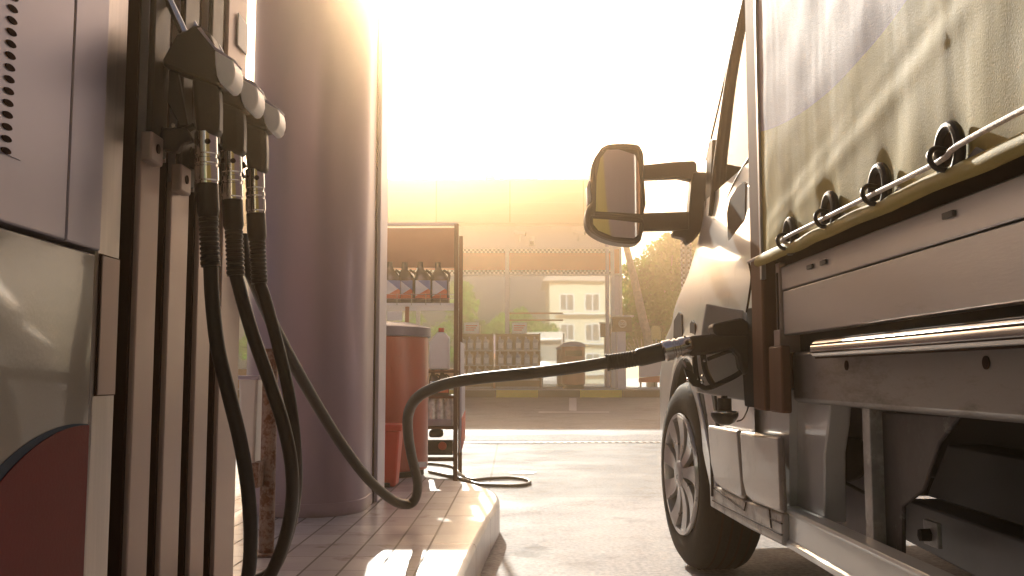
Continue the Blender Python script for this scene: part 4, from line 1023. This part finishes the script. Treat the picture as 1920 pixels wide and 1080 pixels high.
part('fascia_cap', G().box((-16.45, SY - .54, sZ(338, SY - .5)), (xr - .1, SY + 7.25, sZ(336, SY - .5))), M['frame_white'], shop)
px_cols = [(430, 520), (525, 615), (620, 700), (705, 780), (785, 855), (860, 947), (955, 1146)]
for i, (a, b) in enumerate(px_cols):
    w0 = part('window_pane', G().box((sX(a), SY - .03, sZ(690)), (sX(b), SY - .01, sZ(517))), M['window'], shop)
    sb_ = part('sign_band', G().box((sX(a), SY - .08, sZ(508)), (sX(b), SY - .05, sZ(474))), M['orange'], shop)
    part('checker_strip', G().box((sX(a), SY - .083, sZ(475)), (sX(b), SY - .05, sZ(467))), M['checker'], sb_)
    part('checker_strip', G().box((sX(a), SY - .083, sZ(514.5)), (sX(b), SY - .05, sZ(507))), M['checker'], sb_)
    part('mullion', G().box((sX(b) , SY - .12, zg), (sX(b + 7), SY - .04, sZ(464 if b != 947 else 460))), M['frame_white'], shop)
part('sign_band', G().box((sX(1153), SY - .08, sZ(513)), (sX(1164), SY - .05, sZ(468))), M['orange'], shop)
for py in (465.5, 515.5):
    part('transom', G().box((-16, SY - .11, sZ(py + 1.6)), (xr, SY - .045, sZ(py - 1.6))), M['frame_white'], shop)
part('corner_frame', G().box((xr - .03, SY - .11, zg), (xr + .03, SY, sZ(465))), M['frame_white'], shop)
part('plinth', G().box((-16, SY - .06, zg), (sX(1015), SY - .005, sZ(692))), M['brown_board'], shop)
part('window_pane', G().box((sX(1018), SY - .03, zg + .03), (sX(1146), SY - .012, sZ(690.5))), M['window'], shop)
part('window_sill', G().box((sX(860), SY - .14, sZ(694)), (sX(947), SY - .031, sZ(688))), M['frame_white'], shop)
part('door_leaf', G().box((sX(1153), SY - .05, zg), (sX(1163), SY - .02, sZ(517))), M['lilac'], shop)
# faint interior bars seen in the glass
g = G()
for py in (587, 600): g.box((sX(955), SY - .033, sZ(py + 2)), (sX(1056), SY - .029, sZ(py - 1)))
part('window_decal', g, M['brown_board'], shop)
# cameras and lamp on the wall
def cctv(px, py, label, flip=1):
    p = onY(px, py, SY - .3)
    t = thing('security_camera', label, 'camera', p, 0, None)
    part('camera_body', G().tube([p + Vector((-.16 * flip, 0, .03)), p + Vector((.12 * flip, -.05, -.02))], .05, 12), M['white'], t)
    part('lens', G().tube([p + Vector((.12 * flip, -.05, -.02)), p + Vector((.15 * flip, -.055, -.025))], .045, 12), M['dark_grey'], t)
    part('mount', G().tube([p + Vector((-.02, .02, -.03)), p + Vector((-.02, .1, -.14)), p + Vector((-.02, .3, -.16))], .022, 8), M['white'], t)
cctv(976, 438, 'white security camera above the checkered band, left one')
cctv(1087, 436, 'white security camera above the checkered band, right one', 1)
p = onY(997, 452, SY - .12)
wl = thing('wall_lamp', 'small boxed wall lamp beside the left security camera', 'lamp', p)
part('lamp_box', G().box(p + Vector((-.07, -.06, -.12)), p + Vector((.07, .12, .12))), M['white'], wl, .02)
part('lamp_glass', G().box(p + Vector((-.05, -.065, -.10)), p + Vector((.05, -.059, -.01))), M['dark_grey'], wl)
# racks with bottles under the window
RY = 24.45
rz = lambda py: onY(960, py, RY).z; rx = lambda px: onY(px, 700, RY).x
names = {0: 'left', 1: 'right'}
fb = None
for ri, (a, b, xsb) in enumerate(((861, 924, (868, 882, 897, 912)), (929, 1013, (939, 955, 972, 988, 1004)))):
    t = thing('bottle_rack', '%s dark shelving rack of bottles under the shop window' % names[ri], 'rack', ((rx(a) + rx(b)) / 2, RY, zg), 0, 'shelving racks under the shop window')
    part('back_panel', G().box((rx(a), RY + .2, zg), (rx(b), RY + .23, rz(626))), M['post_brown'], t)
    for x in (a, b - 2): part('upright', G().box((rx(x), RY - .15, zg), (rx(x + 2), RY + .2, rz(625))), M['post_brown'], t)
    for py in (627, 657, 685, 712, 726): part('shelf', G().box((rx(a), RY - .15, rz(py + 1.2)), (rx(b), RY + .2, rz(py - .6))), M['post_brown'] if py == 627 else M['bottle_grey'], t)
    cp = a + 9 if ri == 0 else b - 53
    crd = thing('price_card', ['white price card standing on the left bottle rack', 'white price card standing on the right bottle rack'][ri], 'card', (rx(cp + 14), RY, rz(626)), 0, 'price cards on the bottle racks')
    cb = part('card', G().box((rx(cp), RY - .06, rz(625.5)), (rx(cp + 28), RY - .04, rz(605))), M['white'], crd)
    g = G()
    for k, q in enumerate((610, 614, 618)):
        g.box((rx(cp + 3), RY - .063, rz(q + 2)), (rx(cp + 25 - 3 * k), RY - .0605, rz(q)))
    part('card_print', g, M['orange'], cb)
    for rj, py in enumerate((656, 684, 711)):
        for k, px in enumerate(xsb):
            if fb is None: fb = bottle('x', 'g', M['bottle_grey'], M['white'], M['lilac'], 1.25); bb_ = fb
            else: bb_ = copy_tree(fb)
            bb_.location = (rx(px), RY - .05, rz(py)); bb_.rotation_euler.z = random.uniform(-.15, .15)
            bb_['group'] = 'bottles in the racks under the shop window'
            bb_['label'] = '%s pale bottle from the left on the %s shelf of the %s shop rack' % (('first', 'second', 'third', 'fourth', 'fifth')[k], ('top', 'middle', 'bottom')[rj], names[ri])
# far litter bin
q = onY(1075, 727, 23.7)
t = thing('litter_bin', 'far orange red litter bin with blue domed lid before the shop glass', 'bin', (q.x, 23.7, zg))
part('drum', G().lathe([(0, .27), (.02, .29), (.92, .29), (.93, .28)], (q.x, 23.7, zg + .1), (0, 0, 1), 32), M['red_bin'], t)
part('base', G().lathe([(0, .26), (.1, .26)], (q.x, 23.7, zg), (0, 0, 1), 32), M['chassis'], t)
part('lid', G().lathe([(.93, .31), (.97, .31), (1.03, .22), (1.06, .05)], (q.x, 23.7, zg + .1), (0, 0, 1), 32), M['blue_lid'], t)
part('opening', G().box((q.x - .2, 23.40, zg + .80), (q.x + .2, 23.5, zg + .93)), M['gap'], t)
part('emblem', G().lathe([(0, .06), (.02, .055)], (q.x + .02, 23.41, zg + .55), (0, -1, 0), 20), M['orange'], t)
# service terminal
TY = 23.4; tx = lambda px: onY(px, 700, TY).x; tz_ = lambda py: onY(960, py, TY).z
t = thing('service_terminal', 'lilac service terminal with a dark head and round emblem at the pavement edge', 'terminal', (tx(1165), TY, zg))
part('pillar', G().box((tx(1157), TY - .1, zg), (tx(1173), TY + .1, tz_(618))), M['lilac'], t, .01)
hd_ = part('head', G().box((tx(1149), TY - .16, tz_(622)), (tx(1184), TY + .16, tz_(595))), M['post_brown'], t, .01)
part('head_roof', G().box((tx(1147), TY - .2, tz_(594.5)), (tx(1188), TY + .2, tz_(592))), M['white'], t)
p = onY(1167, 607, TY - .165)
g = G().tube([(p.x + .085 * math.cos(R(a)), p.y, p.z + .085 * math.sin(R(a))) for a in range(0, 361, 15)], .010, 8, cap=False)
g.tube([(p.x - .032 + .028 * math.cos(R(a)), p.y, p.z + .028 * math.sin(R(a))) for a in range(0, 361, 20)], .008, 6, cap=False)
g.tube([(p.x + .032 + .028 * math.cos(R(a)), p.y, p.z + .028 * math.sin(R(a))) for a in range(0, 361, 20)], .008, 6, cap=False)
part('emblem', g, M['white'], hd_)
# low advertising board
BY = 23.6; p = lambda px, py: onY(px, py, BY)
t = thing('advert_board', 'low lilac board with a slanted red foot standing on the pavement', 'board', (p(1220, 720).x, BY, zg))
part('panel', G().prism([p(1198, 676), p(1262, 676), p(1262, 702), p(1198, 708)], (0, .04, 0)), M['lilac'], t)
part('red_panel', G().prism([p(1198, 708.5), p(1262, 702.5), p(1262, 717), p(1198, 717)], (0, .04, 0)), M['red_cloth'], t)
for px in (1200, 1226, 1256): part('leg', G().box(p(px, 717) + Vector((0, .01, 0)), Vector((p(px + 3, 717).x, BY + .04, zg))), M['chassis'], t)
part('foot_rail', G().box(Vector((p(1196, 717).x, BY - .02, zg)), Vector((p(1262, 717).x, BY + .06, zg + .04))), M['white'], t)
# round topped yellow sign
YS = 26.5; p = lambda px, py: onY(px, py, YS)
t = thing('yellow_sign', 'small pale yellow round topped sign below the trees', 'sign', (p(1230, 700).x, YS, zg))
c = p(1230, 622); g = G(); w_ = .13
pts = [(c.x - w_, YS, c.z - .22), (c.x + w_, YS, c.z - .22), (c.x + w_, YS, c.z + .1)] + [(c.x + w_ * math.cos(R(a)), YS, c.z + .1 + .07 * math.sin(R(a))) for a in range(15, 180, 15)] + [(c.x - w_, YS, c.z + .1)]
part('plate', g.prism(pts, (0, .03, 0)), M['yellow'], t); part('pole', G().tube([(c.x, YS + .02, zg), (c.x, YS + .02, c.z - .2)], .025, 10), M['galv'], t)
# tall checkered banner
YB = 21.0
p = lambda px, py: onY(px, py, YB)
t = thing('checkered_banner', 'tall narrow checkered banner rising behind the truck cab', 'banner', (p(1279, 700).x, YB, gz(YB)))
part('cloth', G().box((p(1269, 0).x, YB, p(1, 640).z), (p(1289, 0).x, YB + .03, p(1, 447).z)), M['checker'], t)
part('pole', G().tube([(p(1290, 700).x, YB + .02, gz(YB)), (p(1290, 700).x, YB + .02, p(1, 440).z)], .03, 10), M['galv'], t)

# ------------------------------------------------------------------ trees
def leaves(clumps, n, size, seed):
    rnd = random.Random(seed); V, Fc = [], []
    vol = [r ** 2 for _, r in clumps]; tot = sum(vol)
    for (c, r), v_ in zip(clumps, vol):
        for _ in range(int(n * v_ / tot)):
            d = Vector((rnd.gauss(0, 1), rnd.gauss(0, 1), rnd.gauss(0, 1))).normalized() * r * (rnd.random() ** .45)
            d.z *= .8; p = Vector(c) + d
            a = Vector((rnd.gauss(0, 1), rnd.gauss(0, 1), rnd.gauss(0, .6))).normalized(); b = a.orthogonal().normalized(); b = Matrix.Rotation(rnd.random() * 6.28, 3, a) @ b; e = a.cross(b)
            s_ = size * rnd.uniform(.6, 1.4); k = len(V)
            V += [p - b * s_, p - e * s_ * .5, p + b * s_, p + e * s_ * .5]; Fc.append((k, k + 1, k + 2, k + 3))
    m = bpy.data.meshes.new('crown'); m.from_pydata(V, [], Fc); return m
def tree(base, trunk, clumps, n, size, m, label, seed, group=None, r0=.14):
    t = thing('tree', label, 'tree', base, 0, group)
    g = G(); g.tube(trunk, lambda q: r0 * (1 - .7 * q), 12, 4)
    rnd = random.Random(seed); 
    for c, r in clumps:
        a = Vector(trunk[-1]).lerp(Vector(trunk[-2]), rnd.random()); g.tube([a, a.lerp(Vector(c), .5) + Vector((0, 0, .15)), Vector(c)], lambda q: r0 * .35 * (1 - .8 * q), 7, 3)
    part('trunk', g, M['bark'], t)
    me = leaves([(Vector(c) - Vector(base), r) for c, r in clumps], n, size, seed); o = bpy.data.objects.new('crown', me); col.objects.link(o); o.parent = t; me.materials.append(m)
    return t
def clump_px(lst, Y, rnd): return [(onY(px, py, Y + rnd.uniform(-1, 1)), r) for px, py, r in lst]
rnd = random.Random(3)
Y = 29
cl = clump_px([(1200,520,.7),(1240,480,.6),(1262,455,.45),(1215,560,.9),(1262,530,.9),(1190,600,.8),(1240,600,1.0),(1285,500,.8),(1310,450,.6),(1300,590,1.0),(1185,545,.45),(1230,505,.5),(1340,500,.9),(1370,560,1.1)], Y, rnd)
b_ = Vector((onY(1245, 700, Y).x, Y, .352))
tree(b_, [b_, b_ + Vector((.1, 0, 1.0)), b_ + Vector((.2, .1, 2.0))], cl, 19000, .085, M['leaf'], 'sunlit green tree right of the shop behind the leaning bare trunk', 11)
cl = clump_px([(1185,640,.5),(1215,630,.6),(1250,640,.6),(1290,640,.7),(1175,610,.4)], Y - 1, rnd)
b_ = Vector((onY(1215, 700, Y - 1).x, Y - 1, .352))
tree(b_, [b_, b_ + Vector((0, 0, .4)), b_ + Vector((.05, .1, .9))], cl, 3500, .07, M['leaf2'], 'low dense olive shrub at the foot of the sunlit tree', 12, r0=.06)
# leaning bare trunk
Yt = 26.8; b_ = onY(1222, 700, Yt); b_.z = .352
t = thing('bare_tree', 'leaning bare grey trunk rising to the left from beside the shop', 'tree', b_)
part('trunk', G().tube([b_, onY(1216, 640, Yt), onY(1206, 600, Yt), onY(1192, 535, Yt), onY(1181, 490, Yt), onY(1172, 455, Yt), onY(1163, 425, Yt)], lambda q: .14 * (1 - .45 * q), 12, 4), M['bark'], t)
g = G()
for k in range(9):
    a = onY(1200 + random.uniform(-8, 8), 650, Yt); g.tube([b_ + Vector((0, 0, .1)), onY(1190 + k * 4, 670, Yt) + Vector((0, random.uniform(-.4, .4), 0)), onY(1170 + k * 8, 640 + random.uniform(-12, 12), Yt)], .012, 5, 4)
part('twigs', g, M['bark'], t)
# crown peeping over the roof
Y = 42
cl = clump_px([(966,325,.45),(950,330,.4),(982,333,.4),(960,345,.8),(985,350,.8)], Y, rnd)
b_ = Vector((onY(966, 700, Y).x, Y, .17))
tree(b_, [b_, b_ + Vector((0, 0, 4)), b_ + Vector((0, 0, 8.3))], cl, 1500, .09, M['leaf2'], 'treetop just showing above the shop roof', 13, r0=.16)
# trees and an apartment block behind the camera, seen in the shop windows
for i, (x, y, hh, sd) in enumerate(((-3.6, -14, 6.8, 21), (-7.5, -16, 8.2, 22), (-.9, -15, 5.6, 23), (1.6, -16, 4.6, 24), (-12, -17, 8.5, 25), (-16.5, -15, 7.8, 26))):
    rr = random.Random(sd); b_ = Vector((x, y, 0)); cl = []
    for k in range(13):
        a = rr.random() * 6.28; q = rr.uniform(.2, 1.7); cl.append((Vector((x + q * math.cos(a), y + q * math.sin(a), rr.uniform(hh * .3, hh * .92))), rr.uniform(.7, 1.15)))
    tree(b_, [b_, b_ + Vector((.1, 0, hh * .3)), b_ + Vector((.1, 0, hh * .6))], cl, 3000, .16, M['leaf'], 'roadside tree %s mirrored in the shop windows' % ('nearest the centre', 'tall and broad, left of the centre one', 'low and round', 'lowest, beside the cream block', 'tall, second from the far left', 'at the far left of the row')[i], sd, 'trees mirrored in the shop windows', r0=.2)
ab = thing('apartment_building', 'cream apartment block with white framed windows mirrored in the shop glass', 'building', (8, -30, 0))
part('wall', G().box((3.0, -36, 0), (16, -27, 8.2)), M['cream'], ab)
part('roof', G().prism([(2.5, -26.4, 8.2), (16.5, -26.4, 8.2), (15.8, -27, 9.2), (3.2, -27, 9.2)], (0, -9, 0)), M['bark'], ab)
for r_ in range(3):
    for c_i in range(6):
        x = 3.8 + c_i * 2.05; z = 1.0 + r_ * 2.4
        wf = part('window', G().box((x, -27.0, z), (x + 1.2, -26.94, z + 1.4)), M['frame_white'], ab)
        g = G().box((x + .08, -26.95, z + .08), (x + .56, -26.92, z + 1.32)); g.box((x + .64, -26.95, z + .08), (x + 1.12, -26.92, z + 1.32)); part('pane', g, M['dark_grey'], wf)
    part('balcony', G().box((3.4, -26.98, 0.7 + r_ * 2.4), (15.6, -26.2, .8 + r_ * 2.4)), M['frame_white'], ab)

# ------------------------------------------------------------------ air: warm forward scattering haze
hm = bpy.data.materials.new('haze'); hm.use_nodes = True; N = hm.node_tree.nodes; N.remove(N['Principled BSDF'])
pvn = N.new('ShaderNodeVolumePrincipled'); pvn.inputs['Density'].default_value = .015; pvn.inputs['Absorption Color'].default_value = (1, 1, 1, 1); pvn.inputs['Anisotropy'].default_value = .94
pvn.inputs['Color'].default_value = (1.0, .70, .42, 1)
hm.node_tree.links.new(pvn.outputs[0], N['Material Output'].inputs['Volume'])
solo('haze', G().box((-152, -152, -1.2), (152, 152, 10.5)), hm, kind='stuff', smooth=False)
